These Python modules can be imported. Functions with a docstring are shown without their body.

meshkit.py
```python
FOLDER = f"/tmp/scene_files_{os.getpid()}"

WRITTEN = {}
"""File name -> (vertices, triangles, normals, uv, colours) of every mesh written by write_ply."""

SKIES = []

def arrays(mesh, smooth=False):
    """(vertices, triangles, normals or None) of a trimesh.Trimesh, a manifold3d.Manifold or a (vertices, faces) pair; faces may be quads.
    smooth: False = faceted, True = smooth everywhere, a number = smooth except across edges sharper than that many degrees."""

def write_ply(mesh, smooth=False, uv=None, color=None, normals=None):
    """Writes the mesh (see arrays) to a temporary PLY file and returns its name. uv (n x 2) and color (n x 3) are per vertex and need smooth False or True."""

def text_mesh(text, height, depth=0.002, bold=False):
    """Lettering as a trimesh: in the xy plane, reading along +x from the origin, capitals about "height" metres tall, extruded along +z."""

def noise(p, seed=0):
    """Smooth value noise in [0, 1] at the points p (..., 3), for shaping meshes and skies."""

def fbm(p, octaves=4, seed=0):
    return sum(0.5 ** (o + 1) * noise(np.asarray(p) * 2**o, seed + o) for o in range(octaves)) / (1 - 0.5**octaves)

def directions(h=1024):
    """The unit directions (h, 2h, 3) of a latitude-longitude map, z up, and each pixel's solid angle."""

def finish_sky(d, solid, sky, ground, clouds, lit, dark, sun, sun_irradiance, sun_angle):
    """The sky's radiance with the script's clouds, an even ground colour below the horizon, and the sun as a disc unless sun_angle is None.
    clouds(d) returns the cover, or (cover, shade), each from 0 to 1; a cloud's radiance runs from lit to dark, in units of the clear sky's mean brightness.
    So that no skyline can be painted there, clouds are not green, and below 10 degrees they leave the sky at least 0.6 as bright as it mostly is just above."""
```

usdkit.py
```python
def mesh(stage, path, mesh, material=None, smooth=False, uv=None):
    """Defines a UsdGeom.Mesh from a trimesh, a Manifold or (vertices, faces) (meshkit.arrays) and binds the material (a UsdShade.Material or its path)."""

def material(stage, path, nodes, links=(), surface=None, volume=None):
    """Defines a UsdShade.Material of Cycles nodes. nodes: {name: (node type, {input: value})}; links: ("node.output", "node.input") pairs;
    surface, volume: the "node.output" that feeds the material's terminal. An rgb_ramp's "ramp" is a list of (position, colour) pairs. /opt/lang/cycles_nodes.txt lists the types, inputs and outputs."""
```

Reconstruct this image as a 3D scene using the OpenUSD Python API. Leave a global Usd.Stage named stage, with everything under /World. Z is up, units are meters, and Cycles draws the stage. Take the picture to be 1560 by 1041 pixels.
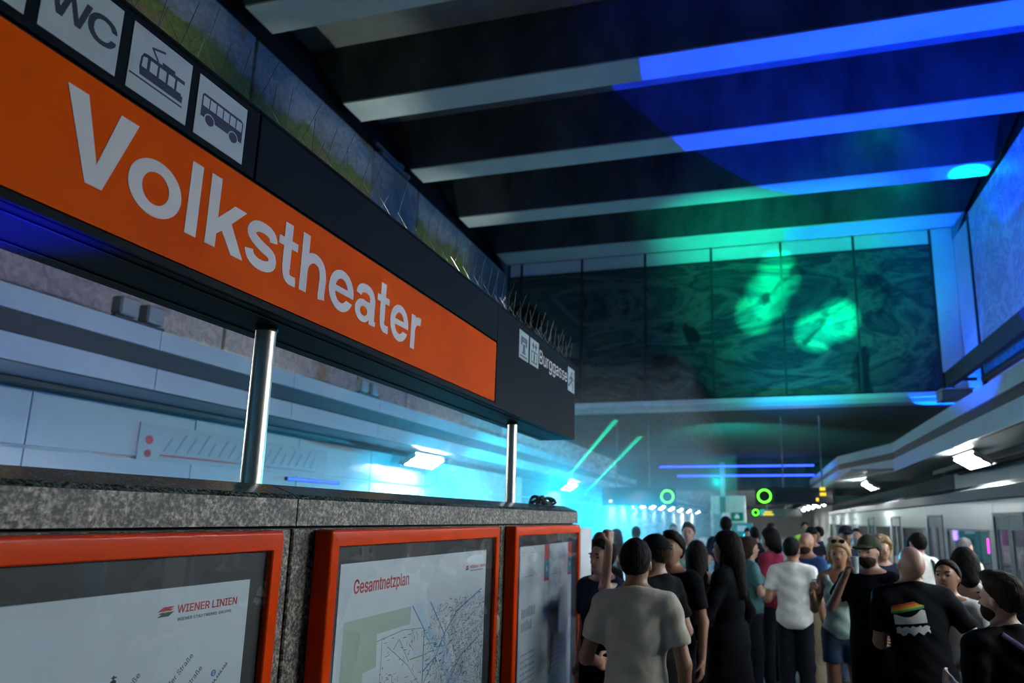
import math, random
import numpy as np, trimesh, usdkit, meshkit
from pxr import Usd, UsdGeom, UsdLux, Gf, Sdf
from shapely.geometry import Polygon, LineString, Point, MultiPolygon, box as sbox
from shapely import affinity
from shapely.ops import unary_union

random.seed(5); rng = np.random.default_rng(5)
stage = Usd.Stage.CreateInMemory()
UsdGeom.SetStageUpAxis(stage, 'Z'); UsdGeom.SetStageMetersPerUnit(stage, 1.0)
UsdGeom.Xform.Define(stage, '/World'); UsdGeom.Scope.Define(stage, '/World/Looks')

# ------------------------------------------------------------------ camera, lights, exposure
F, CX, CY, EYE = 1035.75, 907.73, 594.577, 1.85
def cam_axes(y, pt, r):
    f = np.array([np.sin(y)*np.cos(pt), np.cos(y)*np.cos(pt), np.sin(pt)])
    rt = np.array([np.cos(y), -np.sin(y), 0]); up = np.cross(rt, f)
    return rt*np.cos(r)+up*np.sin(r), -rt*np.sin(r)+up*np.cos(r), f
cr, cu, cf = cam_axes(*np.radians([-13.9759, 10.8038, 0.4967]))
cam = UsdGeom.Camera.Define(stage, '/World/camera')
m4 = np.eye(4); m4[0, :3], m4[1, :3], m4[2, :3], m4[3, :3] = cr, cu, -cf, (0, 0, EYE)
cam.AddTransformOp().Set(Gf.Matrix4d(m4.tolist()))
cam.CreateHorizontalApertureAttr(36.0); cam.CreateVerticalApertureAttr(36.0*1041/1560)
cam.CreateFocalLengthAttr(36.0*F/1560)
cam.CreateHorizontalApertureOffsetAttr((780-CX)*36/1560); cam.CreateVerticalApertureOffsetAttr((CY-520.5)*36/1560)
cam.CreateFStopAttr(2.6); cam.CreateFocusDistanceAttr(2.3)
cam.CreateClippingRangeAttr((0.05, 500.0))
cam.CreateExposureAttr(0.0)

def aim(p, d):
    """matrix of a light at p whose -z axis points along d"""
    z = -np.asarray(d, float); z /= np.linalg.norm(z)
    x = np.cross((0, 0, 1.0) if abs(z[2]) < .95 else (0, 1.0, 0), z); x /= np.linalg.norm(x); y = np.cross(z, x)
    m = np.eye(4); m[0, :3], m[1, :3], m[2, :3], m[3, :3] = x, y, z, p
    return Gf.Matrix4d(m.tolist())
def spot(name, p, to, half, power, color, radius=.03, soft=0.0):
    l = UsdLux.SphereLight.Define(stage, '/World/'+name); l.CreateRadiusAttr(radius)
    l.CreateIntensityAttr(power/(4*math.pi*radius**2)/math.pi); l.CreateColorAttr(Gf.Vec3f(*color)); l.CreateNormalizeAttr(False)
    s = UsdLux.ShapingAPI.Apply(l.GetPrim()); s.CreateShapingConeAngleAttr(half); s.CreateShapingConeSoftnessAttr(soft)
    l.AddTransformOp().Set(aim(p, np.asarray(to, float)-np.asarray(p, float)))
def bulb(name, p, power, color, radius=.05):
    l = UsdLux.SphereLight.Define(stage, '/World/'+name); l.CreateRadiusAttr(radius)
    l.CreateIntensityAttr(power/(4*math.pi*radius**2)/math.pi); l.CreateColorAttr(Gf.Vec3f(*color)); l.AddTranslateOp().Set(Gf.Vec3d(*p))
def bar(name, p, d, w, h, rad, color):
    l = UsdLux.RectLight.Define(stage, '/World/'+name); l.CreateWidthAttr(w); l.CreateHeightAttr(h)
    l.CreateIntensityAttr(rad); l.CreateColorAttr(Gf.Vec3f(*color)); l.AddTransformOp().Set(aim(p, d))

HAZE = .023
TUBE = 255.0                                           # radiance of the fluorescent tubes
BLUE, CYAN, GREEN = (.0, .03, 1.0), (.0, .75, 1.0), (.0, 1.0, .42)
# blue stage lamps in the trough behind the fascia over the track with the train: they wash the beams and the painted wall
spot('blue_wash_lamp', (3.95, 11.4, 3.5), (3.95, 11.6, 10), 42, 11000, (.0, .03, 1.0), radius=.02)
spot('blue_wash_lamp_001', (4.95, 19.58, 3.5), (4.95, 19.6, 10), 32, 3400, (.0, .07, 1.0), radius=.02)
# blue and violet lamps standing by the other platform edge, behind the information stele
spot('blue_floor_lamp', (-4.2, 3.0, .6), (-8.0, 5.2, 2.0), 34, 240, (.10, .16, 1.0), soft=.9)
spot('blue_uplight', (-2.7, .72, 1.0), (-1.66, .95, 2.49), 10, 2600, (.0, .0, 1.0), soft=.9)
spot('blue_ledge_lamp', (.6, 17.2, 2.6), (.9, 19.8, 5.15), 26, 1100, (.0, .22, 1.0), soft=1.0)
spot('added_blue_spot', (.4, 8.5, 2.5), (5.4, 15.6, 7.6), 19, 5200, (.0, .05, 1.0), soft=.5)  # extra unseen spot, added to brighten the blue painted wall
# cyan lamps in the haze, green moving heads
spot('cyan_party_lamp', (-3.6, 12.4, 2.6), (-7.2, 18.6, 1.1), 34, 9000, (.0, .62, .95), soft=.6)
spot('cyan_party_lamp_001', (-4.6, 11.0, 2.3), (-8.0, 14.2, 2.4), 30, 900, (.0, .6, 1.0), soft=.8)
spot('cyan_party_lamp_002', (-5.4, 25.2, 2.0), (-3.9, 12.0, 1.5), 27, 19000, (.0, .52, .95), soft=.7)
for i, (tx, tz, hp, pw) in enumerate(((.62, 9.05, 3.6, 57600), (.25, 8.4, 3.8, 64800), (-.15, 7.85, 3.4, 43200), (1.55, 7.25, 3.8, 57600), (2.2, 7.55, 3.8, 64800))):
    spot('green_moving_head_%03d' % (i+1), (1.5, 10.6+.12*i, 2.7), (tx, 20, tz), hp, pw, (.0, 1.0, .40+.05*(i > 2)), soft=.9)
spot('green_wide_lamp', (1.4, 10.4, 2.7), (1.2, 20, 8.4), 24, 5200, (.0, 1.0, .50), soft=1.0)
spot('green_wash_lamp', (-.2, 14.6, 2.5), (-.9, 18.4, 10.1), 17, 3800, (.0, 1.0, .62), soft=1.0)
spot('teal_lower_lamp', (-1.5, 21.5, 3.0), (-.5, 31, 5.1), 46, 2600, (.0, .9, .75), soft=1.0)
spot('green_wash_lamp_001', (.2, 13.6, 2.5), (5.0, 16.75, 10.1), 2.6, 30000, (.0, 1.0, .45), soft=.6)
spot('green_beam_lamp', (-4.25, 14.0, 2.55), (-3.0, 14.3, 4.1), 2.1, 200000, (.0, 1.0, .5), radius=.01, soft=.8)
spot('green_beam_lamp_001', (-4.5, 17.0, 2.5), (-3.1, 17.28, 3.98), 2.1, 200000, (.0, 1.0, .5), radius=.01, soft=.8)
# unseen spots added along the far fascia to brighten the painted wall
for i, y in enumerate((2.0, 6.05, 10.75, 15.5)):
    spot('added_mural_spot_%03d' % (i+1), (-6.86, y, 4.34), (-7.95, y, 8.3), 24, 420, (.86, 1.0, .9), radius=.06, soft=.8)
# unseen uplights added in the far trough to brighten the beam undersides
for i, y in enumerate((2.0, 9.0, 16.0)):
    bar('added_uplight_%03d' % (i+1), (-7.4, y, 3.55), (.0, 0, 1), .25, 3.0, 5.0, (.74, 1.0, .85))

# ------------------------------------------------------------------ helpers
used = {}
def path_for(name, parent=None):
    base = (str(parent.GetPath()) if parent else '/World')+'/'+name
    n = used.get(base, 0); used[base] = n+1
    return base if n == 0 else base+'_%03d' % n
def tag(p, label=None, cat=None, group=None, kind=None):
    for k, v in (('label', label), ('category', cat), ('group', group), ('kind', kind)):
        if v: p.SetCustomDataByKey(k, v)
    return p
def ob(name, mesh, mat, parent=None, smooth=False, **kw):
    p = usdkit.mesh(stage, path_for(name, parent), mesh, mat, smooth=smooth).GetPrim()
    return tag(p, kw.get('label'), kw.get('cat'), kw.get('group'), kw.get('kind'))
def thing(name, label, cat, loc=(0, 0, 0), rz=0, group=None, kind=None):
    x = UsdGeom.Xform.Define(stage, path_for(name)); x.AddTranslateOp().Set(Gf.Vec3d(*map(float, loc)))
    if rz: x.AddRotateZOp().Set(float(rz))
    return tag(x.GetPrim(), label, cat, group, kind)
def cat(*ms):
    return trimesh.util.concatenate([m if isinstance(m, trimesh.Trimesh) else trimesh.Trimesh(*m, process=False) for m in ms])
def bx(x0, x1, y0, y1, z0, z1):
    return trimesh.creation.box(bounds=[[min(x0, x1), min(y0, y1), min(z0, z1)], [max(x0, x1), max(y0, y1), max(z0, z1)]])
def cbx(x0, x1, y0, y1, z0, z1, c=.004):
    pts = []
    for sx in (0, 1):
        for sy in (0, 1):
            for sz in (0, 1):
                p = np.array([(x0, x1)[sx], (y0, y1)[sy], (z0, z1)[sz]], float)
                s = np.array([1-2*sx, 1-2*sy, 1-2*sz])*c
                for k in range(3):
                    q = p+s; q[k] = p[k]; pts.append(q)
    return trimesh.convex.convex_hull(np.array(pts))
def tube(a, b, r, n=8, r2=None):
    a, b = np.asarray(a, float), np.asarray(b, float); d = b-a; L = np.linalg.norm(d); d /= L
    u = np.cross(d, (0, 0, 1.0) if abs(d[2]) < .9 else (1.0, 0, 0)); u /= np.linalg.norm(u); w = np.cross(d, u)
    t = np.arange(n)*2*np.pi/n; ring = np.cos(t)[:, None]*u+np.sin(t)[:, None]*w
    r2 = r if r2 is None else r2
    v = np.vstack([a+ring*r, b+ring*r2, [a], [b]]); f = []
    for i in range(n):
        j = (i+1) % n
        f += [[i, i+n, j], [j, i+n, j+n], [2*n, i, j], [2*n+1, j+n, i+n]]
    return trimesh.Trimesh(v, f, process=False)
def prism_y(poly, y0, y1):
    """extrude an (x, z) outline along y"""
    m = trimesh.creation.extrude_polygon(Polygon(poly), y1-y0, engine='earcut')
    v = m.vertices; m.vertices = np.stack([v[:, 0], y1-v[:, 2], v[:, 1]], 1)
    if m.volume < 0: m.invert()
    return m
def plate(shape, x, t=.001):
    """a flat shapely outline in (y, z) standing on the plane x, t thick towards +x"""
    gs = [g for g in getattr(shape, 'geoms', [shape]) if g.geom_type == 'Polygon' and g.area > 1e-9]
    ms = []
    for g in gs:
        m = trimesh.creation.extrude_polygon(g, t, engine='earcut'); v = m.vertices
        m.vertices = np.stack([v[:, 2]+x, v[:, 0], v[:, 1]], 1); ms.append(m)
    return cat(*ms)
def text_plate(s, x, y0, z0, y1=None, z1=None, h=None, bold=False, t=.0006, ang=0, at_end=False):
    """lettering on the plane x reading along +y; fitted to the box y0..y1, z0..z1 or of capital height h, turned by ang"""
    m = meshkit.text_mesh(s, h or (z1-z0), t, bold); v = np.array(m.vertices)
    if y1 is not None:
        lo, hi = v[:, :2].min(0), v[:, :2].max(0)
        v[:, 0] = y0+(v[:, 0]-lo[0])/(hi[0]-lo[0])*(y1-y0); v[:, 1] = z0+(v[:, 1]-lo[1])/(hi[1]-lo[1])*(z1-z0)
    else:
        if at_end: v[:, 0] -= v[:, 0].max()
        c, sn = math.cos(math.radians(ang)), math.sin(math.radians(ang))
        v[:, 0], v[:, 1] = y0+c*v[:, 0]-sn*v[:, 1], z0+sn*v[:, 0]+c*v[:, 1]
    m.vertices = np.stack([v[:, 2]+x, v[:, 0], v[:, 1]], 1)
    return m

# ------------------------------------------------------------------ materials
LK = '/World/Looks/'
def mat(name, color, rough=.5, metal=0, spec=.5, **kw):
    return usdkit.material(stage, LK+name, {'p': ('principled_bsdf', dict(base_color=color, roughness=rough, metallic=metal, specular_ior_level=spec, **kw))}, surface='p.BSDF')
def matn(name, ramp, scale=10, detail=4, rough=.5, metal=0, bump=0, dist=0, coord='pos', spec=.5, stretch=(1, 1, 1), bscale=None, **kw):
    nodes = {'g': ('geometry', {}), 't': ('texture_coordinate', {}), 'mp': ('mapping', {'scale': stretch}),
             'n': ('noise_texture', {'scale': scale, 'detail': detail, 'roughness': .6, 'distortion': dist}),
             'r': ('rgb_ramp', {'ramp': ramp}), 'p': ('principled_bsdf', dict(roughness=rough, metallic=metal, specular_ior_level=spec, **kw))}
    links = [('g.position' if coord == 'pos' else 't.object', 'mp.vector'), ('mp.vector', 'n.vector'), ('n.fac', 'r.fac'), ('r.color', 'p.base_color')]
    if bump:
        nodes['bn'] = ('noise_texture', {'scale': bscale or scale*2, 'detail': 3}); nodes['b'] = ('bump', {'strength': bump, 'distance': .01})
        links += [('mp.vector', 'bn.vector'), ('bn.fac', 'b.height'), ('b.normal', 'p.normal')]
    return usdkit.material(stage, LK+name, nodes, links, surface='p.BSDF')
def emis(name, color, strength):
    return usdkit.material(stage, LK+name, {'e': ('emission', {'color': color, 'strength': strength})}, surface='e.emission')
def pane(name, tint=(.9, .95, .95), lo=.035, rough=.0):
    return usdkit.material(stage, LK+name, {'f': ('layer_weight', {'blend': .5}), 'w': ('math', {'math_type': 'power', 'value2': 4.0}), 'k': ('math', {'math_type': 'multiply_add', 'value2': .85, 'value3': lo}),
                           't': ('transparent_bsdf', {'color': tint}), 'g': ('glossy_bsdf', {'roughness': rough, 'color': (1, 1, 1)}), 'm': ('mix_closure', {})},
                           [('f.facing', 'w.value1'), ('w.value', 'k.value1'), ('k.value', 'm.fac'), ('t.BSDF', 'm.closure1'), ('g.BSDF', 'm.closure2')], surface='m.closure')
def granite(name, tint, rough, bump, scale=1.0, spec=.5):
    s = lambda k: tuple(k*c for c in tint)
    nodes = {'g': ('geometry', {}), 'n': ('noise_texture', {'scale': 150*scale, 'detail': 4, 'roughness': .7}), 'r': ('rgb_ramp', {'ramp': [(.30, s(.03)), (.43, s(.06)), (.50, s(.24)), (.58, s(.50)), (.70, s(.95))]}),
             'n2': ('noise_texture', {'scale': 22*scale, 'detail': 2}), 'r2': ('rgb_ramp', {'ramp': [(.35, (.55, .55, .52)), (.5, (.9, .9, .88)), (.68, (1.25, 1.22, 1.1))]}),
             'm': ('mix', {'mix_type': 'multiply', 'fac': 1.0}), 'b': ('bump', {'strength': bump, 'distance': .004}), 'p': ('principled_bsdf', {'roughness': rough, 'specular_ior_level': spec})}
    return usdkit.material(stage, LK+name, nodes, [('g.position', 'n.vector'), ('g.position', 'n2.vector'), ('n.fac', 'r.fac'), ('n2.fac', 'r2.fac'), ('r.color', 'm.color1'), ('r2.color', 'm.color2'), ('m.color', 'p.base_color'),
                           ('n.fac', 'b.height'), ('b.normal', 'p.normal')], surface='p.BSDF')
def mural(name, ramp, scale, stretch, dist, ramp2, scale2, fac2, rough=.35):
    nodes = {'g': ('geometry', {}), 'mp': ('mapping', {'scale': stretch}), 'n': ('noise_texture', {'scale': scale, 'detail': 6, 'roughness': .62, 'distortion': dist}), 'r': ('rgb_ramp', {'ramp': ramp}),
             'v': ('noise_texture', {'scale': scale2, 'detail': 3, 'distortion': 1.5}), 'r2': ('rgb_ramp', {'ramp': ramp2}), 'f': ('rgb_ramp', {'ramp': fac2}), 'm': ('mix', {}), 's': ('rgb_to_bw', {}),
             'p': ('principled_bsdf', {'roughness': rough})}
    return usdkit.material(stage, LK+name, nodes, [('g.position', 'mp.vector'), ('mp.vector', 'n.vector'), ('g.position', 'v.vector'), ('n.fac', 'r.fac'), ('v.fac', 'r2.fac'), ('v.fac', 'f.fac'), ('f.color', 's.color'), ('s.val', 'm.fac'),
                           ('r.color', 'm.color1'), ('r2.color', 'm.color2'), ('m.color', 'p.base_color')], surface='p.BSDF')

M = {}
M['orange_sign'] = matn('orange_sign', [(.35, (.50, .056, .000)), (.65, (.58, .070, .000))], 3, 4, rough=.5, spec=.03)
M['letter'] = mat('letter_white', (.48, .49, .50), .4)
M['navy'] = matn('navy_housing', [(.3, (.0030, .0065, .0085)), (.7, (.0045, .009, .0115))], 2, 3, rough=.5, spec=.04)
M['black'] = mat('black_gap', (.004, .004, .005), .7)
M['tile_white'] = matn('pictogram_white', [(.3, (.29, .36, .37)), (.7, (.35, .42, .43))], 5, 5, rough=.3)
M['print_dark'] = mat('print_dark', (.006, .016, .020), .4)
M['steel'] = matn('brushed_steel', [(.3, (.40, .38, .34)), (.7, (.54, .51, .46))], 60, 3, rough=.36, metal=1, stretch=(1, 1, .03))
M['spike'] = mat('spike_steel', (.62, .60, .56), .25, 1)
M['gran'] = granite('granite_flamed', (.52, .51, .45), .55, .5, .55)
M['gran_top'] = granite('granite_polished', (.22, .30, .27), .16, .0, .8)
M['red'] = matn('orange_red_paint', [(.3, (.62, .043, .000)), (.7, (.70, .050, .000))], 4, 4, rough=.25, spec=.14)
M['sheet'] = mat('poster_sheet', (.55, .63, .66), .5)
M['mount'] = mat('dark_mount', (.010, .016, .020), .6)
M['glass'] = pane('case_glass', (.98, .99, 1.0))
M['logo_red'] = mat('logo_red', (.42, .006, .010), .5)
M['logo_dark'] = mat('logo_dark', (.02, .03, .04), .5)
M['map_green'] = mat('map_green', (.36, .48, .38), .5)
M['map_river'] = mat('map_river', (.42, .58, .70), .5)
M['map_blue'] = mat('map_blue', (.05, .20, .45), .5)
M['map_line_green'] = mat('map_line_green', (.20, .42, .18), .5)
M['map_line_brown'] = mat('map_line_violet', (.30, .20, .28), .5)
M['map_grey'] = mat('map_grey', (.22, .25, .27), .5)
M['notice_grey'] = mat('notice_grey', (.30, .34, .36), .5)
M['notice_red'] = mat('notice_red', (.40, .035, .020), .5)
M['notice_blue'] = mat('notice_blue', (.02, .22, .36), .5)
M['concrete'] = matn('dark_concrete', [(.30, (.018, .022, .022)), (.5, (.05, .058, .056)), (.7, (.085, .095, .09))], 1.3, 6, rough=.85, stretch=(1, 1, .45), bump=.3)
M['slab'] = matn('slab_concrete', [(.3, (.16, .17, .165)), (.7, (.24, .25, .24))], 1.5, 5, rough=.85)
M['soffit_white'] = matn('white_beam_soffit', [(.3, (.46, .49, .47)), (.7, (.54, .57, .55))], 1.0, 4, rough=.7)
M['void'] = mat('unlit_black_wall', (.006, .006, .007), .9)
M['panel_white'] = matn('enamel_panel', [(.3, (.33, .42, .44)), (.7, (.38, .46, .48))], .6, 3, rough=.3)
M['panel_mid'] = mat('blue_grey_panel', (.26, .33, .37), .3)
M['panel_grey'] = mat('grey_panel', (.20, .22, .23), .5)
M['panel_dimmed'] = mat('far_dimmed_panel', (.085, .095, .11), .85, spec=.1)  # darker copy of the side panels, dimness put into the colour
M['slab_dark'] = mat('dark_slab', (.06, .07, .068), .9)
M['wall_paint'] = matn('painted_wall', [(.3, (.50, .52, .52)), (.7, (.60, .62, .62))], .8, 4, rough=.6)
M['floor'] = matn('platform_floor', [(.3, (.07, .07, .072)), (.7, (.12, .12, .118))], 4, 5, rough=.4)
M['bed'] = mat('track_bed', (.03, .03, .03), .9)
M['duct'] = mat('dark_duct', (.02, .022, .025), .6)
M['train'] = mat('train_white', (.36, .40, .41), .25)
M['train_dark'] = mat('train_dark', (.035, .045, .05), .4)
M['train_in'] = mat('train_interior', (.03, .032, .05), .6)
M['rust'] = mat('rust_rail', (.12, .055, .03), .7)
M['tube'] = emis('fluorescent_tube', (.94, 1.0, .98), TUBE)
M['lamp_body'] = mat('lamp_body', (.22, .22, .22), .5)
M['neon'] = emis('blue_neon', (.02, .05, 1.0), 6.0)
M['magenta'] = emis('magenta_led', (1.0, .02, .75), 3.0)
M['violet'] = emis('violet_led', (.16, .08, 1.0), 9.0)
M['led_green'] = emis('green_led', (.10, 1.0, .03), 5.0)
M['led_yellow'] = emis('yellow_led', (1.0, .75, .05), 1.2)
M['screen'] = mat('display_glass', (.02, .025, .027), .12)
M['exit_green'] = emis('exit_green', (.0, .25, .20), .5)
M['exit_white'] = emis('exit_white', (.45, .75, .85), .6)
M['cable'] = mat('black_cable', (.01, .01, .01), .6)
M['cup'] = pane('plastic_cup', (.75, .8, .8), .06, .15)
def meadow(name, z0, z1, ramp):
    nodes = {'g': ('geometry', {}), 'x': ('separate_xyz', {}), 'n': ('noise_texture', {'scale': .8, 'detail': 6, 'roughness': .6, 'distortion': 1.2}), 'k': ('math', {'math_type': 'multiply_add', 'value2': 1.5, 'value3': -.75}), 'a': ('math', {'math_type': 'add'}),
             'mr': ('map_range', {'from_min': z0, 'from_max': z1, 'to_min': 0., 'to_max': 1., 'clamp': True}), 'r': ('rgb_ramp', {'ramp': ramp}),
             'v': ('noise_texture', {'scale': .5, 'detail': 3, 'distortion': 1.5}), 'f': ('rgb_ramp', {'ramp': [(.60, (0, 0, 0)), (.68, (.9, .9, .9))]}), 's': ('rgb_to_bw', {}), 'n2': ('noise_texture', {'scale': 5, 'detail': 4}), 'r2': ('rgb_ramp', {'ramp': [(.35, (.45, .15, .03)), (.5, (.20, .16, .12)), (.65, (.36, .22, .06))]}),
             'w': ('noise_texture', {'scale': 6, 'detail': 5, 'distortion': 2.0}), 'wr': ('rgb_ramp', {'ramp': [(.3, (.6, .6, .62)), (.7, (1.2, 1.2, 1.15))]}), 'mu': ('mix', {'mix_type': 'multiply', 'fac': 1.0}), 'm': ('mix', {}), 'p': ('principled_bsdf', {'roughness': .45})}
    return usdkit.material(stage, LK+name, nodes, [('g.position', 'x.vector'), ('g.position', 'n.vector'), ('n.fac', 'k.value1'), ('x.z', 'a.value1'), ('k.value', 'a.value2'), ('a.value', 'mr.value'), ('mr.result', 'r.fac'), ('g.position', 'v.vector'), ('v.fac', 'f.fac'), ('f.color', 's.color'), ('s.val', 'm.fac'),
                           ('g.position', 'n2.vector'), ('n2.fac', 'r2.fac'), ('r.color', 'm.color1'), ('r2.color', 'm.color2'), ('g.position', 'w.vector'), ('w.fac', 'wr.fac'), ('m.color', 'mu.color1'), ('wr.color', 'mu.color2'), ('mu.color', 'p.base_color')], surface='p.BSDF')
M['mural_left'] = meadow('mural_meadow', 7.9, 9.9, [(.0, (.36, .20, .10)), (.25, (.34, .22, .10)), (.36, (.26, .30, .05)), (.48, (.22, .26, .07)), (.56, (.38, .40, .36)), (.70, (.45, .48, .48)), (.82, (.24, .34, .38)), (1.0, (.12, .28, .36))])
M['fresco_grey'] = matn('fresco_grey', [(.3, (.16, .17, .19)), (.5, (.26, .27, .28)), (.7, (.40, .40, .38))], 1.4, 6, rough=.5, dist=1.5)
M['mural_meadow_low'] = meadow('mural_meadow_low', 4.2, 8.0, [(.0, (.34, .30, .30)), (.3, (.32, .26, .26)), (.5, (.22, .26, .07)), (.7, (.26, .30, .10)), (1.0, (.36, .22, .10))])
M['mural_end'] = mural('mural_swirl', [(.30, (.008, .018, .025)), (.40, (.05, .075, .07)), (.46, (.012, .025, .035)), (.52, (.085, .11, .09)), (.58, (.02, .035, .045)), (.66, (.05, .08, .065)), (.75, (.10, .105, .05))], .17, (1, 1, 2.2), 1.8,
                        [(.3, (.008, .012, .016)), (.7, (.005, .008, .01))], .45, [(.57, (0, 0, 0)), (.63, (.95, .95, .95))], rough=.3)
M['mural_right'] = mural('mural_blue', [(.30, (.22, .26, .34)), (.42, (.52, .58, .66)), (.5, (.25, .32, .45)), (.57, (.60, .66, .72)), (.64, (.30, .36, .46)), (.72, (.50, .30, .28))], .9, (1, 1, 1.1), 2.2,
                        [(.3, (.12, .16, .26)), (.7, (.55, .25, .22))], .8, [(.60, (0, 0, 0)), (.70, (.7, .7, .7))])

# ------------------------------------------------------------------ the setting
YB, YE, YF, YZ = -8.0, 20.0, 37.4, 92.0               # back wall, end wall of the high hall, end of the lower hall, far end
ob('floor', bx(-7.4, 3.82, YB, YZ, -1.2, 0), M['floor'], kind='structure')
ob('track_bed', bx(-8.2, -7.4, YB, YZ, -1.4, -1.15), M['bed'], kind='structure')
ob('track_bed', bx(3.82, 5.6, YB, YZ, -1.4, -1.15), M['bed'], kind='structure')
ob('wall_back', bx(-9.5, 6.5, YB-.3, YB, -1.4, 12), M['wall_paint'], kind='structure')
ob('wall_far', bx(-9.5, 6.5, YZ, YZ+.3, -1.4, 4), M['wall_paint'], kind='structure')

# side walls: enamel panels beside the tracks, painted mosaics above
def side_wall(side, xw, s, joints):
    w = thing('wall_'+side, None, None, kind='structure'); mt = M['panel_mid'] if side == 'right' else M['panel_white']
    ob('masonry', bx(xw, xw+s*.35, YB, YZ, -1.4, 3.3), M['wall_paint'], w)
    y = YB
    while y < 60:
        y1 = y+joints
        for z0, z1 in ((.35, 2.58), (2.62, 3.28)):
            ob('enamel_panel', cbx(xw-s*.05, xw-s*.001, y+.008, y1-.008, z0, z1, .006), mt if y < 21 else M['panel_dimmed'], w)
        y = y1
    ob('masonry', bx(xw, xw+s*.35, YB, YE+.3, 3.3, 9.72), M['wall_paint'], w)
    return w
wl = side_wall('left', -8.05, -1, 2.3)
wr = side_wall('right', 5.4, 1, 2.3)
# painted panels of the side walls (each bay a panel with a dark joint)
ys = [-7.9, -4.4, -.9, 2.0, 5.1, 8.4, 11.95, 13.9, 16.9, 19.9]
for a, b in zip(ys[:-1], ys[1:]):
    ob('painted_panel', cbx(-8.05, -7.97, a+.03, b-.03, 5.75, 9.70, .01), M['fresco_grey'] if a in (11.95, 16.9) else M['mural_left'], wl)
    ob('painted_panel', cbx(-8.05, -7.955, a+.03, b-.03, 4.35, 5.73, .01), M['mural_meadow_low'], wl)
for a, b in zip([-7.9, -4.3, -.6, 3.1, 6.9, 10.7, 14.5], [-4.3, -.6, 3.1, 6.9, 10.7, 14.5, 18.2]):
    ob('painted_panel', cbx(5.32, 5.4, a+.03, b-.03, 5.42, 9.72, .01), M['mural_right'], wr)
ob('joint_strip', bx(5.30, 5.4, 18.2, 18.32, 4.3, 9.72), M['duct'], wr)
ob('rusty_rail', bx(5.25, 5.4, YB, 18.2, 5.28, 5.40), M['rust'], wr)
# dark recess above the painted walls
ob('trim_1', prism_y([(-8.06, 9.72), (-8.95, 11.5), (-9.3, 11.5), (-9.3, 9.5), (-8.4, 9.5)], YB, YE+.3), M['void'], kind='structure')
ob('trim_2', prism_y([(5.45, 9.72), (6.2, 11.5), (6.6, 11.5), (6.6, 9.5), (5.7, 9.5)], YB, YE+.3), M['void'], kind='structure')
# ceiling with cross beams; the undersides carry white soffit boards
ob('ceiling', bx(-9.3, 6.6, YB-.3, YE+.3, 11.45, 11.75), M['slab'], kind='structure')
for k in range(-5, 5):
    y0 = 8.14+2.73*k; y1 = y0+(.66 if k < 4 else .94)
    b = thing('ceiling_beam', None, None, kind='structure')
    ob('beam_body', prism_y([(-8.06, 10.15), (5.5, 10.15), (6.15, 11.45), (-8.9, 11.45)], y0, y1), M['concrete'], b)  # beam sides darker than the white boards below
    ob('soffit_board', bx(-8.05, 5.48, y0+.004, y1-.004, 10.116, 10.149), M['soffit_white'], b)

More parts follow.
